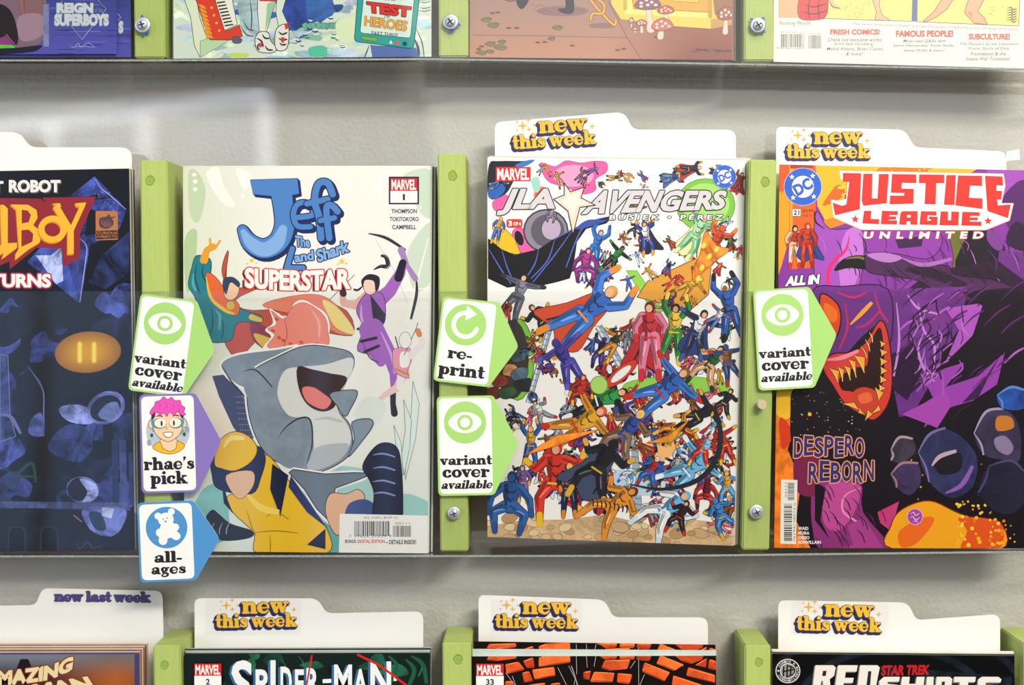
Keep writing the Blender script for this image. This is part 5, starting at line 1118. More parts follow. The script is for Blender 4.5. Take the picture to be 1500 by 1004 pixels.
    wp = [(385, 272), (1312, 290), (1322, 355), (1300, 455), (1368, 455), (1345, 552), (1210, 606), (512, 604), (352, 536), (338, 436), (385, 440), (425, 430), (432, 330), (392, 322)]
    l.poly([((a-850)*1.008+850, (b-440)*1.02+440) for a, b in wp], '#f0a084'); l.poly(wp, '#fbf8f6')
    for q in ([(404, 283), (508, 286), (500, 490), (360, 524), (346, 452), (400, 470), (424, 462), (440, 335), (404, 332)],
              [(520, 288), (572, 288), (568, 428), (600, 428), (608, 290), (664, 290), (652, 456), (520, 470), (510, 440)],
              [(682, 290), (820, 292), (820, 342), (738, 340), (736, 372), (806, 374), (804, 458), (668, 462), (672, 412), (750, 412), (752, 398), (676, 396)],
              [(836, 292), (978, 294), (978, 342), (932, 342), (930, 462), (866, 460), (872, 342), (834, 342)],
              [(990, 296), (1044, 296), (1036, 466), (976, 464)],
              [(1056, 298), (1192, 300), (1192, 358), (1124, 356), (1118, 424), (1194, 428), (1194, 488), (1040, 468)],
              [(1208, 300), (1308, 304), (1310, 356), (1274, 354), (1272, 384), (1306, 386), (1300, 436), (1276, 434), (1282, 468), (1354, 462), (1338, 540), (1222, 500)]): l.poly(q, RD)
    for q in ([(524, 498), (566, 498), (562, 544), (612, 546), (608, 574), (514, 570)], [(626, 498), (716, 500), (714, 524), (668, 522), (668, 530), (706, 530), (704, 548), (666, 548), (664, 552), (712, 552), (710, 576), (618, 574)],
              [(742, 500), (828, 500), (826, 578), (786, 576), (787, 558), (766, 558), (764, 578), (722, 576), (730, 510)], [(846, 500), (934, 502), (934, 526), (884, 524), (882, 554), (902, 554), (902, 546), (890, 546), (892, 530), (940, 532), (938, 580), (838, 576)],
              [(958, 502), (1000, 502), (998, 552), (1016, 552), (1018, 502), (1062, 504), (1058, 582), (950, 580)], [(1080, 504), (1178, 506), (1178, 528), (1124, 528), (1124, 536), (1168, 536), (1168, 552), (1122, 552), (1120, 558), (1188, 560), (1188, 584), (1074, 582)]): l.poly(q, RD)
    l.poly([(768, 522), (788, 522), (788, 536), (767, 536)], '#fbf8f6')
    l.star(474, 546, 25, RD); l.star(1226, 556, 25, RD)
    l.text('UNLIMITED', (518, 616, 1196, 656), '#fbf6f6', bold=.05, out=1.2, ocol='#b83a4a', space=1.9, shear=8)
    dc_roundel(l, 178, 362, 104, -30)
    l.poly([(117, 487), (166, 487), (166, 529), (117, 529)], WHT, '#3a2010', 3); l.text('21', (126, 494, 158, 522), '#22181c', bold=.03); l.text('$3.99', (176, 490, 238, 508), '#8a2f12', bold=.03); l.text('AGES 13+', (176, 518, 236, 532), '#8a2f12', bold=.02)
    l.text('ALL iN', [(88, 868), (275, 856), (268, 912), (76, 926)], '#fbf8f8', bold=.06, out=1.3, ocol='#22101e')
    person(l, 132, 690, 270, 0, ('#b8302a', '#e8c0a0', '#c8302a', '#e8b48c', '#1c1418', None), 'stand', 1, 3); person(l, 204, 680, 280, 0, ('#c8401c', '#c8301c', '#a02018', '#e09a70', '#c8301c', '#2a3f8c'), 'stand', 1, 3)
    l.frame(1130, 420, .3983); NV = '#29307e'
    def horror(s_, x0, y0, x1, y1):
        w3 = (x1-x0)/len(s_)
        for i, ch in enumerate(s_):
            dy = (6, -2, 4, 0, 5, -3)[i % 6]; q = [(x0+w3*i+2, y0+dy-2), (x0+w3*(i+.9)+1, y0+dy), (x0+w3*(i+.92), y1+dy), (x0+w3*i, y1+dy+3)]
            l.text(ch, q, NV, bold=.02, out=1.5, ocol='#f4a46a'); 
    horror('DESPERO', 82, 552, 344, 622); horror('REBORN', 136, 644, 380, 716)
    for i, s_ in enumerate(('WAID', 'MORA', 'OSSIO', 'BONVILLAIN')): l.text(s_, (98, 884+i*17, 98+(38, 42, 42, 84)[i], 896+i*17), '#f2f0f0', bold=.03)
    l.ell(528, 847, 28, 29, '#a83fa8', line='#e0a8e0', lw=3); l.text('DAN', (512, 830, 540, 842), '#f0d8f0') if False else None
    l.hatch([(512, 838), (522, 830), (530, 842), (544, 834)], 3, '#f0d8f0'); l.hatch([(510, 852), (520, 846), (530, 858), (546, 850)], 3, '#f0d8f0'); l.hatch([(520, 866), (532, 862), (538, 868)], 3, '#f0d8f0')
    l.build('title_lettering', t, o)
    b = nxt(k); b.frame(1130, 420, .3983); b.poly([(36, 710), (96, 712), (90, 948), (32, 946)], '#f0eee8'); b.barcode(46, 800, 76, 938, 3, True); b.barcode(60, 722, 84, 788, 6, True)
    b.text('02111', [(50, 775), (50, 722), (57, 722), (57, 775)], '#2a2a30'); b.text('76194138573 0', [(80, 938), (82, 796), (89, 796), (87, 938)], '#2a2a30')
    b.build('barcode_box', t, o)

# ---------------------------------------------------------------- top row
def art_twilight(t, o, quad, yf, full=True):
    k = start(quad, yf, '#3f489c', .95); R = random.Random(8); k.frame(0, 0, .1793)
    c0, c1 = lin('#3a4590'), lin('#5553b8')
    k.grad(-200, -40, 1100, 500, 4, 8, lambda x, y: [a+(b-a)*min(1, max(0, y/450)) for a, b in zip(c0, c1)])
    for i in range(46): x, y = R.uniform(350, 1080), R.uniform(0, 470); a = R.uniform(60, 260); k.hatch([(x, y), (x+a*.5, y+R.uniform(-4, 4)), (x+a, y)], R.uniform(3, 12), R.choice(['#333c80', '#6a6cc8', '#2c3470']))
    if full:
        k.poly([(-20, -20), (380, -20), (370, 300), (300, 380), (-20, 400)], '#7e6676'); k.poly([(150, -10), (190, -10), (200, 120), (180, 130)], '#a0685c', '#6a3a3c', 3); k.poly([(200, -10), (350, -10), (350, 120), (200, 125)], '#86646a', '#6a4a54', 3)
        k.blob([(160, 130), (340, 120), (350, 280), (200, 340), (140, 260)], '#a28296'); k.blob([(-30, 60), (60, 60), (120, 160), (150, 320), (110, 380), (-30, 370)], '#22161c'); k.poly([(-20, 360), (60, 350), (125, 380), (110, 400), (-20, 410)], '#5ecc3c'); k.poly([(-20, 320), (50, 290), (110, 370), (-20, 365)], '#8a3a7c'); k.stroke([(52, 280), (125, 372)], 6, '#b85aa8'); k.blob([(-20, 400), (140, 390), (340, 370), (280, 420), (100, 440), (-20, 450)], '#151428')
        k.poly([(350, 40), (400, 30), (400, 380), (355, 380)], ('#8284b8', .3))
        for a, b in (((510, 10), (460, 60)), ((460, 60), (672, 322)), ((672, 322), (868, 72)), ((868, 72), (800, 0))): k.stroke([a, b], 5, '#a9b4d8'); k.stroke([(a[0]+6, a[1]+4), (b[0]+6, b[1]+4)], 3, '#2a2c4c')
    k.build('artwork', t, o)
    l = nxt(k); l.frame(0, 0, .1793)
    if full:
        l.text('REIGN', (462, 22, 762, 108), '#cdd6de', bold=.07, drop=(-4, 8, 2, '#6c789c')); l.text('SUPERBOYS', (444, 112, 890, 212), '#cdd6de', bold=.07, drop=(-4, 8, 2, '#6c789c')); l.text('of the', (772, 60, 838, 100), '#8892bc')
        l.hatch([(570, 365), (600, 390), (640, 355), (660, 385), (720, 352), (775, 385)], 7, '#9a9cdc'); l.hatch([(580, 385), (680, 380), (775, 388)], 5, '#9a9cdc')
    else:
        l.text('S', (968, 170, 1008, 272), '#cdd6de', bold=.07, drop=(-4, 8, 2, '#6c789c')); l.stroke([(960, 110), (988, 140), (962, 168)], 5, '#a9b4d8')
    l.build('title_lettering', t, o)
def art_forest(t, o, quad, yf):
    k = start(quad, yf, '#d9e8dc', .9); R = random.Random(21); k.frame(240, 0, .28)
    for i in range(120):
        x, y = R.uniform(40, 1400), R.uniform(-10, 310); s = R.uniform(18, 60); far_ = y < 150 and 380 < x < 900
        c = R.choice(['#2c4fa0', '#3a62b4', '#5b86c0', '#274690'] if far_ else ['#cfe6c8', '#b9d8e0', '#e6efd8', '#a4c4d8', '#8fc8b0', '#c0cfe6', '#dfeee6'])
        k.blob([(x+s*1.5*R.uniform(.6, 1.1)*math.cos(a), y+s*.5*R.uniform(.6, 1.2)*math.sin(a)) for a in [i*.9 for i in range(7)]], (c, .25))
    for q, c in (([(380, -10), (560, -10), (540, 160), (470, 190), (400, 130)], '#a8c4cc'), ([(600, -10), (740, -10), (760, 120), (690, 160), (630, 110)], '#2b4aa0'), ([(740, -10), (880, -10), (900, 60), (820, 120), (750, 90)], '#3766b0')): k.poly(q, (c, .35))
    for i in range(46): x, y = R.uniform(640, 1000), R.uniform(80, 260); k.hatch([(x, y), (x+12, y+R.uniform(4, 9)), (x+R.uniform(20, 34), y+4)], R.uniform(4, 9), R.choice(['#28365c', '#4a5a9c', '#1f5a5a', '#e2f0dc']))
    for i in range(12): x = 720+R.uniform(0, 160); k.blob([(x, 130), (x+22, 118), (x+34, 136), (x+14, 152)], '#6cb89c', '#2a4a50', 1.5)
    k.blob([(760, 250), (840, 240), (850, 290), (770, 296)], '#58c8a8'); k.blob([(340, 280), (440, 280), (430, 300), (350, 298)], '#c8e06a'); k.blob([(900, 120), (1000, 90), (1010, 200), (930, 220)], '#e0f0c8')
    for q in (((450, 0), (460, 80), (456, 160)), ((410, 100), (440, 150), (470, 160)), ((880, 0), (900, 50), (920, 60)), ((400, 130), (430, 180), (470, 190))): k.hatch(q, 6, '#2c3a54')
    # keytar shaped red instrument on a white board
    k.poly([(105, -10), (170, -10), (190, 100), (230, 210), (190, 300), (160, 240), (140, 90)], '#e3efd4', '#2a3030', 3); k.poly([(190, 215), (250, 195), (340, 210), (280, 250), (190, 300)], '#bfe0b0', '#2a3030', 2)
    k.poly([(165, -10), (262, -10), (330, 160), (395, 130), (412, 190), (345, 210), (240, 208), (210, 130)], '#e0412c', '#3a1c18', 3)
    for i in range(8): y = 20+i*22; k.poly([(178+i*5, y), (205+i*6, y+8), (225+i*5, y+26), (198+i*4, y+24)], '#f0a02c')
    k.poly([(268, 0), (356, -10), (384, 128), (318, 160)], '#f4f2e4', '#26222a', 3)
    for i in range(8): y = 12+i*17; x = 276+i*6; k.poly([(x, y), (x+44, y-7), (x+46, y), (x+2, y+8)], '#201e26')
    for x, y in ((250, 40), (262, 80), (276, 120), (290, 160)): k.ell(x, y, 8, 7, '#e8b02c', n=10)
    k.blob([(355, 200), (380, 190), (408, 205), (400, 225), (365, 225)], '#5a6478', '#22222c', 2)
    # legs with striped sneakers
    k.poly([(492, -10), (590, -10), (570, 60), (536, 170), (500, 170), (490, 60)], '#eef3e8', '#22262e', 3); k.poly([(540, 20), (584, 0), (560, 90), (530, 165)], '#9ccfa8'); k.poly([(592, -10), (640, -10), (620, 60), (652, 130), (600, 140), (585, 60)], '#dfeed8', '#22262e', 3); k.poly([(500, -10), (590, -10), (586, 8), (500, 6)], '#c83a34')
    k.blob([(478, 200), (500, 168), (545, 170), (560, 215), (590, 250), (570, 276), (500, 272), (480, 240)], '#e9ece4', '#22222a', 4); k.blob([(590, 150), (640, 125), (655, 160), (645, 250), (600, 266), (580, 230)], '#e9ece4', '#22222a', 4)
    for q in (((485, 200), (510, 215), (520, 245)), ((515, 180), (530, 200), (552, 200)), ((600, 165), (620, 180), (645, 170)), ((600, 200), (620, 210), (645, 205)), ((530, 240), (545, 260), (570, 262)), ((500, 225), (490, 245), (500, 262)), ((605, 225), (620, 235), (640, 232))): k.hatch(q, 10, '#22222a')
    k.poly([(630, 125), (652, 120), (650, 150), (635, 155)], '#d83a34'); k.poly([(495, 225), (515, 225), (512, 250), (498, 245)], '#d83a34'); k.poly([(612, 195), (632, 195), (628, 225), (615, 222)], '#d83a34')
    # handheld screen
    k.poly([(1080, 235), (1320, 250), (1340, 300), (1090, 300)], '#5a74b8'); k.hatch([(1075, 235), (1062, 270), (1050, 300)], 6, '#22262e'); k.hatch([(1320, 150), (1350, 220), (1362, 300)], 6, '#22262e'); k.hatch([(1310, 200), (1330, 250), (1335, 290)], 14, '#3a465c')
    for y in (10, 40, 55): k.hatch([(1335, y), (1365, y+4), (1395, y-4)], 5, '#4a5450')
    k.build('artwork', t, o)
    l = nxt(k); l.frame(240, 0, .28)
    l.poly(rpoly([(1016, -30), (1340, -30), (1306, 256), (996, 216)], 22), '#2aa7a0', '#134a50', 4); l.poly(rpoly([(1046, -30), (1312, -30), (1290, 200), (1026, 172)], 16), '#dcf2ea', '#155', 3)
    l.text('THE', (1150, -12, 1212, 4), '#2a6a70', bold=.02)
    l.text('TEST', [(1060, 8), (1295, 36), (1288, 92), (1066, 66)], '#d8322c', bold=.06, out=1, ocol='#6a1410'); l.text('OF', (1152, 80, 1184, 96), '#3a7a80', bold=.02)
    l.text('HEROES', [(1052, 84), (1276, 112), (1268, 164), (1050, 134)], '#e8b04a', bold=.02, out=.8, ocol='#b06a2a'); l.text('PART THREE', [(1086, 162), (1226, 176), (1224, 194), (1088, 182)], '#2a3a44', bold=.015)
    l.poly([(1036, 188), (1118, 198), (1114, 218), (1034, 206)], '#7ab83a', '#134a50', 2); l.poly([(1188, 208), (1198, 230), (1178, 228)], '#e8e8f2'); l.ell(1224, 224, 11, 11, '#e85a52'); l.ell(1260, 229, 12, 12, '#1f3f7c')
    l.build('title_lettering', t, o)
def art_mushroom(t, o, quad, yf):
    k = start(quad, yf, '#b58a84', .95); R = random.Random(4); k.frame(660, 0, .2933)
    c = [lin('#a8847c'), lin('#c48a70'), lin('#8c4438'), lin('#a06450')]
    def g(x, y):
        u = min(1, max(0, (y-40)/260)); v = min(1, max(0, (x-800)/400))
        a = [p+(q-p)*u for p, q in zip(c[0], c[1])]; b = [p+(q-p)*u for p, q in zip(c[3], c[2])]; return [p+(q-p)*v for p, q in zip(a, b)]
    k.grad(80, -10, 1430, 320, 16, 8, g)
    k.stroke([(110, 175), (500, 180), (880, 188)], 3, '#7a4a44'); k.stroke([(780, -10), (880, 185), (955, 300)], 3, '#6a3a34')
    for x, y, s in ((180, 100, 1), (215, 128, 1.1), (535, 140, 1), (505, 195, .7), (200, 222, 1), (258, 210, .8), (250, 238, 1.2), (155, 265, 1), (198, 258, .8)):
        a = R.uniform(-.5, .5); q = [(x-28*s, y), (x-8*s, y-13*s), (x+24*s, y-6*s+10*a), (x+8*s, y+11*s)]; k.blob(q, '#7f7c52', '#4a4030', 2.5); k.stroke([q[0], q[2]], 2, '#4a4030')
    for x, y in ((290, 140), (330, 140), (235, 62), (208, 66), (470, 210), (435, 212), (608, 228), (835, 250), (865, 244), (155, 232), (140, 245)): k.ell(x, y, 14, 5, '#6a3a34', n=10)
    for i in range(18): x, y = R.choice([(1120, 270), (1240, 250), (1350, 255), (1000, 185)]); k.hatch([(x+R.uniform(-50, 50), y+R.uniform(-12, 12)), (x+20, y), (x+R.uniform(20, 60), y+R.uniform(-8, 8))], 6, '#4a2a2c')
    k.ell(560, 55, 130, 26, '#8e6a6c'); k.ell(760, 128, 70, 14, '#8e6a6c')
    # dark shoes, bent yellow legs
    k.blob([(330, -20), (390, -20), (380, 20), (355, 44), (335, 25)], '#1f2634', '#10141c', 3); k.blob([(575, -10), (610, -5), (616, 45), (600, 68), (555, 62), (540, 45), (575, 38)], '#1f2634', '#10141c', 3); k.hatch([(260, -4), (300, 6), (330, -4)], 8, '#8a2a3a')
    for p in ([(700, 0), (740, 50), (815, 124), (826, 98)], [(720, -10), (765, 20), (760, 66), (710, 68), (700, 98)]): k.stroke(p, 17, '#5a3a14', True); k.stroke(p, 12, '#eda92e', True)
    for x, y, w2, rr in ((398, 20, 80, 0), ): l_ = [(x, y+10), (x+15, y), (x+30, y+14), (x+50, y+4), (x+75, y+12)]; k.hatch(l_, 3, '#8a4a4a'); k.hatch([(a+10, b+26) for a, b in l_], 3, '#8a4a4a'); k.hatch([(a+40, b+40) for a, b in l_], 3, '#8a4a4a')
    # yellow stone plinth
    k.poly([(800, -10), (1420, -10), (1425, 120), (1300, 145), (1110, 132), (850, 98), (800, 20)], '#e8cf5e', '#7a5a1c', 3); k.poly([(862, -10), (920, -10), (918, 40), (1300, 66), (1300, 90), (870, 70)], '#f2e47e'); k.poly([(905, -10), (1290, -10), (1288, 60), (915, 44)], '#dca838', '#8a5a1c', 2.5); k.poly([(1100, -10), (1240, -10), (1240, 14), (1110, 6)], '#eec452', '#8a5a1c', 2); k.poly([(1300, 95), (1425, 88), (1425, 120), (1300, 145)], '#c89a54')
    k.poly([(1310, -10), (1425, -10), (1425, 60), (1320, 75)], '#9c6a4a'); k.stroke([(1296, -10), (1296, 80)], 22, '#c89a3a'); k.stroke([(872, -10), (872, 44)], 18, '#c8b048')
    for x, y, rx, ry, sx, sy, c1, ro in ((985, 18, 66, 34, 1000, 145, '#8c5a70', -18), (1075, 50, 42, 22, 1078, 100, '#d0524a', 2), (1376, 68, 46, 36, 1372, 160, '#a85a54', 0), (903, 102, 12, 15, 903, 134, '#c86a6a', 0), (954, 114, 28, 16, 955, 158, '#c86a62', 5), (922, 144, 14, 9, 922, 160, '#a82c4a', 0), (1058, 124, 54, 34, 1048, 182, '#cf6e66', 4)):
        k.stroke([(x, y), ((x+sx)/2, (y+sy)/2), (sx, sy)], [rx*.28+3, rx*.4+3, rx*.6+3], '#5a3030'); k.stroke([(x, y), ((x+sx)/2, (y+sy)/2), (sx, sy)], [rx*.28, rx*.4, rx*.6], '#eed2c2')
        k.blob([(x-rx, y+ry*.4), (x-rx*.7, y-ry*.5), (x, y-ry), (x+rx*.7, y-ry*.6), (x+rx, y+ry*.3), (x+rx*.5, y+ry*.75), (x-rx*.4, y+ry*.9)], c1, '#5a2a2e', 3)
        for a, b in ((-.5, -.1), (-.1, -.5), (.3, -.2), (.6, .2), (.0, .2), (-.5, .4)): k.ell(x+a*rx, y+b*ry, rx*.13+1, ry*.17+1, '#f2dcd2', n=9)
    k.build('artwork', t, o)
def art_back(t, o, quad, yf):
    k = start(quad, yf, '#f4efe6', .98); R = random.Random(9); k.frame(1080, 0, .28)
    k.poly([(218, -20), (918, -20), (914, 112), (218, 90)], '#f5dc85', '#4a3a4a', 3); k.poly([(942, -20), (1480, -20), (1472, 136), (940, 114)], '#f5dc85', '#4a3a4a', 3); k.poly([(918, -20), (942, -20), (940, 114), (914, 112)], '#5a6ca4')
    for x, y in [(R.uniform(560, 700), R.uniform(10, 95)) for _ in range(14)]+[(R.uniform(1300, 1400), R.uniform(30, 80)) for _ in range(6)]: k.ell(x, y, 8, 2.4, '#d8b060', n=8)
    k.poly([(218, -20), (340, -20), (330, 96), (218, 90)], '#f4b088'); k.poly(catmull([(335, -20), (460, -20), (475, 30), (465, 80), (430, 102), (325, 94)], True, 4), '#d8323a', '#3a1418', 3)
    for q in (((345, 20), (400, 36), (465, 20)), ((335, 60), (400, 74), (468, 54)), ((380, -10), (372, 40), (378, 96)), ((430, -10), (424, 40), (430, 96))): k.hatch(q, 6, '#4a1418')
    k.stroke([(485, -10), (500, 25), (535, 42)], [26, 20, 10], '#f4b896'); k.hatch([(480, 5), (500, 36), (540, 44)], 5, '#5a3430')
    k.poly([(700, -20), (748, -20), (742, 30), (758, 78), (800, 108), (720, 104), (728, 60)], '#f6bc98', '#5a3430', 2.5); k.poly([(1080, -20), (1140, -20), (1095, 50), (1040, 90), (985, 115), (972, 112), (1030, 60)], '#f6b08c', '#5a3430', 3); k.poly([(1220, -20), (1300, -20), (1258, 60), (1290, 90), (1308, 128), (1240, 122), (1220, 100), (1190, 70), (1200, 20)], '#f6b08c', '#5a3430', 3); k.hatch([(1205, 75), (1218, 65), (1225, 90)], 14, '#f08a70')
    for i in range(6): k.hatch([(1410, 45+i*13), (1430, 38+i*13), (1445, 52+i*13), (1462, 42+i*13)], 6, '#3a342c')
    k.build('artwork', t, o)
    l = nxt(k); l.frame(1080, 0, .28); g = '#6a6670'
    l.text('Floating World', (222, 110, 380, 136), '#5a5660', bold=0)
    l.text('The Santos Sisters play volleyball with the characters of HEAVEN and LOVE AND ROCKETS.', [(606, 118), (1472, 150), (1472, 164), (606, 134)], g)
    for s_, x0, y0, x1, y1 in (('FRESH COMICS!', 486, 153, 745, 182), ('FAMOUS PEOPLE!', 830, 159, 1130, 194), ('SUBCULTURE!', 1210, 176, 1426, 208)): l.text(s_, (x0, y0, x1, y1), '#e8503a', bold=.045)
    for s_, cx_, y, w2 in (('Check out exclusive works', 612, 198, 282), ('from Sam Grinberg,', 608, 222, 206), ('Mahdi Khene, Brian Canini', 612, 247, 292), ('& more!', 610, 272, 86), ('Must-read Q&As with', 978, 206, 222), ('Jaime Hernandez, Katie Skelly,', 974, 230, 322), ('Steve Willis & Jason!', 976, 256, 216), ("The People's Screw Liberation", 1314, 222, 306), ('Front, Spirit of Elvis', 1314, 246, 210), ('Foundation & the', 1312, 272, 184), ('Insane War Tomatoes!', 1310, 298, 230)):
        l.text(s_, (cx_-w2/2, y, cx_+w2/2, y+19), g, bold=.012, shear=5)
    l.build('title_lettering', t, o)
    b = nxt(k); b.frame(1080, 0, .28); b.barcode(228, 178, 354, 246, 12, c='#5a5660'); b.barcode(372, 184, 438, 254, 13, c='#5a5660'); b.text('9 781963 514203', (206, 246, 350, 258), g); b.text('ISBN 978-1-9635-1420-3', (226, 164, 354, 172), g); b.text('54 20 > 1000', (376, 172, 436, 180), g)
    b.build('barcode_box', t, o)

# ---------------------------------------------------------------- bottom row
def art_amazing(t, o, quad, yf):
    k = start(quad, yf, '#4a4a6a', .95); k.frame(0, 850, .2)
    c = [lin('#77808e'), lin('#6f6a66'), lin('#b0602c'), lin('#3a2a2a')]
    def g(x, y):
        u = min(1, max(0, (y-560)/140)); v = min(1, max(0, 1-abs(x-850)/480)); a = [p+(q-p)*u for p, q in zip(c[0], c[3])]; b = [p+(q-p)*u for p, q in zip(c[1], c[2])]; return [p+(q-p)*v for p, q in zip(a, b)]
    k.grad(-900, 530, 985, 1100, 24, 12, g); k.poly([(985, 530), (1030, 530), (1030, 3200), (985, 3200)], '#3a4478'); k.poly([(-900, 530), (1030, 530), (1030, 546), (-900, 548)], '#43508c')
    k.poly([(150, 580), (205, 580), (240, 655), (300, 700), (200, 720), (100, 700)], '#15121a'); k.stroke([(205, 582), (300, 690)], 2, '#3a3430')
    k.build('artwork', t, o); l = nxt(k); l.frame(0, 850, .2)
    def w1(u, v): x = -130+u*665; b = 780-70*u*u*1.2-max(0, u-.75)*130; return (x+ (v-.5)*-20*(u-.3), b-(1-v)*(112+0*u))
    l.text('AMAZING', (0, 0, 1, 1), '#e9dca8', bold=.06, warp=w1, out=1.6, ocol='#8a2f22')
    l.text('SPIDER-MAN', [(-400, 860), (640, 705), (700, 800), (-400, 990)], '#e9dca8', bold=.06, out=1.6, ocol='#8a2f22'); l.build('title_lettering', t, o)
def art_green(t, o, quad, yf):
    k = start(quad, yf, '#10211e', .95); R = random.Random(2); k.frame(270, 860, .2533)
    for i in range(30): x, y = R.uniform(-10, 1420), R.uniform(380, 700); a = R.uniform(40, 120); k.blob([(x, y), (x+a, y-R.uniform(10, 50)), (x+a*1.5, y+10), (x+a*.8, y+R.uniform(20, 60))], (R.choice(['#1c5240', '#14382e', '#0c1816', '#226048', '#0a1010']), .4))
    for i in range(22): x, y = R.uniform(0, 1400), R.uniform(390, 640); k.hatch([(x, y), (x+30, y+40), (x+R.uniform(-20, 60), y+100)], R.uniform(4, 10), R.choice(['#07100e', '#2f7a5c', '#060a0a']))
    for q in (((1180, 400), (1230, 460), (1190, 560)), ((1280, 420), (1330, 480), (1300, 570)), ((1310, 400), (1380, 450), (1400, 560))): k.hatch(q, 26, '#1f5a44')
    k.build('artwork', t, o); l = nxt(k); l.frame(270, 860, .2533); marvel_box(l, 58, 445, 214, 515, '2', 582, '#0d0d12')
    hh = [(278, 395, 430, 620), (425, 440, 462, 560)]
    def LT(s_, x0, y0, x1, y1): l.text(s_, (x0, y0, x1, y1), '#f1f6f8', bold=.03, drop=(-14, 4, 2, '#3a6a9c'))
    LT('S', 272, 425, 395, 690); LT('P', 412, 478, 482, 640); LT('I', 498, 425, 528, 640); LT('D', 556, 462, 622, 640); LT('E', 640, 478, 692, 640); LT('R', 706, 470, 782, 640); l.poly([(800, 535), (850, 533), (850, 556), (800, 558)], '#f1f6f8'); LT('M', 866, 450, 970, 640); LT('A', 975, 475, 1062, 640); LT('N', 1076, 432, 1196, 640); l.poly([(1210, 520), (1228, 520), (1228, 545), (1210, 545)], '#f1f6f8')
    l.text('THE UNCANNY', (850, 426, 972, 440), '#8a9498') if False else None
    l.stroke([(738, 396), (705, 580)], 9, '#d8231f', cap=False); l.stroke([(1000, 392), (1130, 455), (1310, 590)], 13, '#d8231f', cap=False); l.build('title_lettering', t, o)
def art_brick(t, o, quad, yf, dy=0):
    k = start(quad, yf, '#120c0c', .97); R = random.Random(6); k.frame(690, 860+dy, .2467)
    cs = ['#e0592a', '#d24a20', '#ee6c2e', '#c23f1e', '#e8632c']
    B = [([(110, 408), (270, 404), (272, 428), (150, 440), (92, 438)], 0), ([(310, 440), (370, 420), (378, 478), (330, 482)], 3), ([(405, 420), (450, 405), (590, 402), (592, 450), (400, 478)], 2), ([(200, 462), (280, 444), (318, 490), (210, 520)], 0), ([(300, 510), (345, 500), (370, 560), (320, 570)], 1), ([(365, 495), (492, 478), (500, 530), (380, 552)], 2), ([(205, 560), (250, 560), (240, 600), (205, 600)], 1), ([(340, 580), (440, 570), (430, 620), (330, 620)], 1), ([(470, 575), (530, 568), (530, 620), (460, 620)], 3),
         ([(745, 405), (870, 405), (860, 428), (800, 430)], 1), ([(885, 403), (975, 403), (970, 430), (880, 428)], 2), ([(985, 405), (1075, 405), (1060, 440), (985, 432)], 3), ([(790, 435), (945, 432), (930, 490), (820, 496), (772, 480)], 0), ([(665, 505), (712, 500), (700, 555), (668, 548)], 3), ([(730, 504), (855, 510), (840, 570), (708, 562)], 2), ([(872, 512), (955, 520), (940, 575), (868, 570)], 0), ([(1125, 405), (1265, 465), (1210, 500), (1100, 460)], 2), ([(1030, 448), (1180, 510), (1150, 565), (1015, 500)], 4), ([(1290, 480), (1450, 525), (1450, 575), (1280, 530)], 0), ([(1200, 528), (1380, 585), (1370, 620), (1190, 600)], 4), ([(1200, 403), (1380, 403), (1375, 430), (1310, 455), (1250, 440)], 1), ([(1330, 462), (1400, 425), (1395, 480)], 3), ([(1415, 432), (1455, 440), (1455, 495), (1405, 485)], 1)]
    rows = []
    for j in range(3, 26):     # the wall of bricks goes on down the hidden part of the cover
        for i in range(11): x = i*140-60+(j % 2)*70; y = 410+j*70; rows.append(([(x, y), (x+125, y-6), (x+128, y+52), (x+4, y+56)], R.randrange(5)))
    for q, c in B+rows:
        k.poly(rpoly([(a+R.uniform(-3, 3), b+R.uniform(-3, 3)) for a, b in q], 8, 2), (cs[c], .25))
        if (q, c) in B:
            k.hatch([(q[0][0]+4, q[0][1]+5), ((q[0][0]+q[1][0])/2, (q[0][1]+q[1][1])/2+4), (q[1][0]-5, q[1][1]+5)], 6, '#f6904a')
            for _ in range(5): u, v = R.random(), R.random(); x = q[0][0]*(1-u)+q[1][0]*u; y = q[0][1]*(1-v)+q[-1][1]*v; k.ell(x+6, y+4, 3, 2, '#5a1c10', n=6)
            k.hatch([(q[-1][0], q[-1][1]-4), ((q[-1][0]+q[-2][0])/2, (q[-1][1]+q[-2][1])/2-5), (q[-2][0], q[-2][1]-4)], 6, '#96300f')
    for q in (((625, 410), (628, 520)), ((685, 410), (690, 480)), ((742, 410), (730, 475)), ((515, 480), (560, 570), (590, 640)), ((580, 470), (625, 560), (640, 640)), ((595, 470), (640, 600)), ((975, 440), (945, 485)), ((995, 430), (996, 600)), ((1030, 520), (1000, 590)), ((205, 510), (270, 600)), ((245, 530), (275, 610)), ((600, 640), (620, 540), (600, 480))): k.stroke(q, 2.2, '#cfc8c4', cap=False)
    k.build('artwork', t, o); l = nxt(k); l.frame(690, 860+dy, .2467); marvel_box(l, 30, 458, 194, 530, '33', 600, '#0d0d12'); l.build('title_lettering', t, o)
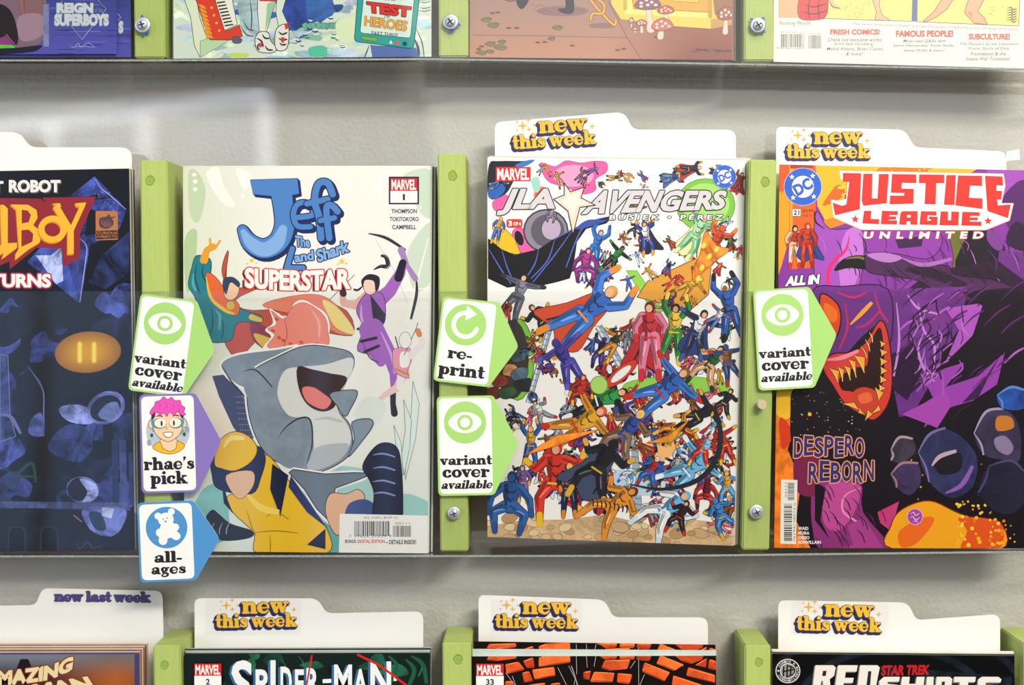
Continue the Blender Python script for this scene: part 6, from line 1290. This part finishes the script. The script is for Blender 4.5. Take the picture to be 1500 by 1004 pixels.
def art_black(t, o, quad, yf):
    k = start(quad, yf, '#06080c', .95); k.frame(1060, 860, .2933)
    for r_ in (200, 330, 460, 600): k.stroke([(850+r_*1.5*math.cos(a), 640+r_*math.sin(a)) for a in [math.pi*(1+i/30) for i in range(31)]], 34, ('#141d26', .5), cap=False)
    k.poly([(780, 395), (1440, 450), (1440, 520), (800, 500)], ('#101c24', .8)); k.build('artwork', t, o)
    l = nxt(k); l.frame(1060, 860, .2933)
    l.ell(321, 421, 62, 61, '#d9dad6', n=40); l.ell(321, 421, 57, 56, '#17181c', n=40); l.ell(321, 421, 40, 40, '#d9dad6', n=32); l.ell(321, 421, 35, 35, '#9a9b98', n=32)
    s_ = 'COMICS & ENTERTAINMENT • '
    for i, ch in enumerate(s_):
        if ch == ' ': continue
        a = math.radians(-150+i*360/len(s_)); cx_, cy_ = 321+48*math.cos(a), 421+48*math.sin(a); ux, uy = -math.sin(a), math.cos(a); vx, vy = -math.cos(a), -math.sin(a)
        q = [(cx_+ux*p*4.6-vx*r*5, cy_+uy*p*4.6-vy*r*5) for p, r in ((-1, 1), (1, 1), (1, -1), (-1, -1))]; l.text(ch, q, '#e4e4e0', bold=.02)
    for q in (((300, 400), (298, 445)), ((318, 392), (316, 452)), ((336, 400), (334, 440)), ((296, 424), (348, 414))): l.stroke(q, 8, '#1a1b20')
    l.stroke([(318, 395), (350, 405), (352, 432), (322, 448)], 7, '#1a1b20', True)
    W2 = '#eeeae2'; kk = '#26282c'
    for dx, dy, c in ((-6, 5, '#8a8a86'), (0, 0, W2)):
        T2 = lambda P_: [(a+dx, b+dy) for a, b in P_]
        for q in ([(458, 392), (548, 392), (560, 404), (552, 445), (530, 462), (545, 620), (508, 620), (496, 470), (488, 470), (470, 620), (432, 620)], [(572, 392), (670, 392), (664, 424), (610, 424), (606, 455), (650, 455), (645, 480), (600, 480), (580, 620), (540, 620)], [(682, 392), (768, 392), (780, 404), (770, 450), (740, 620), (655, 620)],
                  [(800, 450), (880, 450), (876, 474), (820, 474), (818, 485), (870, 490), (865, 620), (780, 620), (778, 470)], [(892, 450), (930, 450), (926, 485), (960, 485), (965, 450), (1004, 450), (985, 620), (870, 620)], [(1016, 450), (1050, 450), (1040, 620), (1002, 620)], [(1064, 450), (1130, 450), (1142, 462), (1138, 500), (1125, 620), (1050, 620)], [(1152, 450), (1260, 450), (1256, 476), (1222, 476), (1210, 620), (1170, 620), (1180, 476), (1150, 476)], [(1272, 462), (1290, 450), (1372, 450), (1388, 462), (1384, 478), (1310, 478), (1308, 490), (1370, 492), (1370, 620), (1262, 620)]): l.poly(T2(q), c)
    l.poly([(496, 420), (514, 420), (510, 446), (492, 446)], kk); l.poly([(722, 422), (738, 422), (722, 600), (700, 600)], kk); l.poly([(1090, 474), (1106, 474), (1102, 500), (1088, 500)], kk)
    l.text('STAR TREK', [(792, 392), (1034, 390), (1026, 440), (786, 446)], '#c22127', bold=.045); l.build('title_lettering', t, o)

# ================================================================== place the comics
def stand(label, quad, yb, yt, thick, cover, art, n=0, cc=None, grp=None, clabel=None, step=(1.5, -1.0)):
    comic(label, quad, yb, yt, thick, cover, None, art)
    if n: copies(n, quad, yb, yt, thick, cc or cover, clabel, grp, step)
# middle row
stand('dark blue ruin comic with gold and red lettering, cut by the left edge', [(-180, 254), (189, 247), (197.5, 806), (-175, 810)], .006, .012, .0016, '#10122a', art_ruin, 4, ['#10122a', '#c8c6b8'], 'copies behind the dark blue ruin comic', 'spare copy stacked behind the dark blue ruin comic with gold lettering', (2.0, .6))
stand('white comic with big blue and red title above a leaping grey shape', [(268, 243), (631, 243), (626.5, 811), (270, 808)], .003, .009, .0016, '#e6ece2', art_white, 4, ['#26322c', '#dfe4da'], 'copies behind the white blue-titled comic', 'spare copy stacked behind the white comic with the blue title', (2.2, .6))
stand('white comic crowded with colourful caped figures and a star in its title', [(714, 231), (1092, 235), (1074.5, 800), (714, 787)], .006, .014, .0018, '#e9e7e2', art_crowd, 3, ['#c8bca8', '#e9e7e2'], 'copies behind the crowded comic', 'spare copy stacked behind the crowded white comic', (2.4, -.9))
stand('purple and orange comic with bold red title and a barcode at its foot', [(1142, 241), (1514, 250), (1511, 804), (1134, 803)], .003, .009, .0016, '#5a2a6a', art_purple, 3, ['#5a2a6a', '#d8d0c0'], 'copies behind the purple comic', 'spare copy stacked behind the purple and orange comic', (1.0, .5))
# top row
comic('bluish purple comic with pale block lettering in a diamond, top left corner', [(-190, -478), (170, -478), (171, 79), (-188, 80)], .003, .009, .0016, '#3a4488', None, art_twilight)
comic('bluish purple copy showing only a letter S beside the front copy', [(-170, -472), (189, -472), (192, 83.5), (-168, 84.5)], .0055, .0115, .0016, '#3a4488', None, lambda t, o, q, y: art_twilight(t, o, q, y, False))
stand('watercolour comic with sneakers, red keyboard and turquoise screen', [(254, -480), (632, -480), (632, 83), (254, 86)], .003, .009, .0016, '#cfe0d0', art_forest, 3, ['#3a4a40', '#dfe4da'], 'copies behind the watercolour comic', 'spare copy stacked behind the watercolour sneaker comic', (-1.2, .2))
stand('brown comic with spotted mushrooms, leaves and a yellow plinth', [(688, -480), (1072, -480), (1072, 88), (688, 84)], .005, .011, .0016, '#7a4438', art_mushroom, 3, ['#2a1a18', '#8a5a4c'], 'copies behind the mushroom comic', 'spare copy stacked behind the brown mushroom comic', (2.0, -.3))
comic('cream comic back cover with barcode and three red headings', [(1136, -480), (1530, -480), (1534, 101), (1133, 90.5)], .003, .009, .0022, '#efe8da', None, art_back)
# bottom row
stand('grey and orange comic with cream arched lettering, bottom left corner', [(-165, 958), (203, 957.5), (206, 1524), (-162, 1526)], .004, .004, .0013, '#3a4478', art_amazing, 10, ['#d8cfba', '#8a3a34', '#e2dcc8', '#4a3038', '#c89a80'], 'copies behind the grey and orange comic', 'spare copy in the thick stack behind the grey and orange comic', (1.4, -1.5))
stand('dark green comic with white lettering crossed by red lines', [(271, 959), (629, 958), (629, 1524), (271, 1525)], .004, .004, .0015, '#15221f', art_green, 5, ['#c4ccc8', '#15221f', '#aab2b0'], 'copies behind the dark green comic', 'spare copy stacked behind the dark green comic', (.5, -1.8))
stand('black comic printed with orange bricks and white strands', [(690, 962), (1049, 961), (1049, 1524), (690, 1524)], .004, .004, .0016, '#c9d6d0', art_brick)
comic('pale-edged copy whose paper edge shows above the orange brick cover', [(692, 951), (1049, 953), (1049, 1520), (690, 1520)], .0058, .0058, .0016, '#cfdcd6')
comic('second orange brick copy peeking above the first', [(694, 940), (1048, 945), (1048, 1514), (692, 1514)], .0078, .0078, .0016, '#5a2418', None, lambda t, o, q, y: art_brick(t, o, q, y, -17))
stand('black comic with round grey seal and chunky white lettering', [(1131, 958), (1486, 961), (1486, 1524), (1131, 1524)], .004, .004, .0018, '#e6e2d6', art_black, 3, ['#f0ece0', '#2a3a40', '#e6e2d6'], 'copies behind the black comic with the seal', 'spare copy stacked behind the black comic with the round seal', (-.3, -2.2))
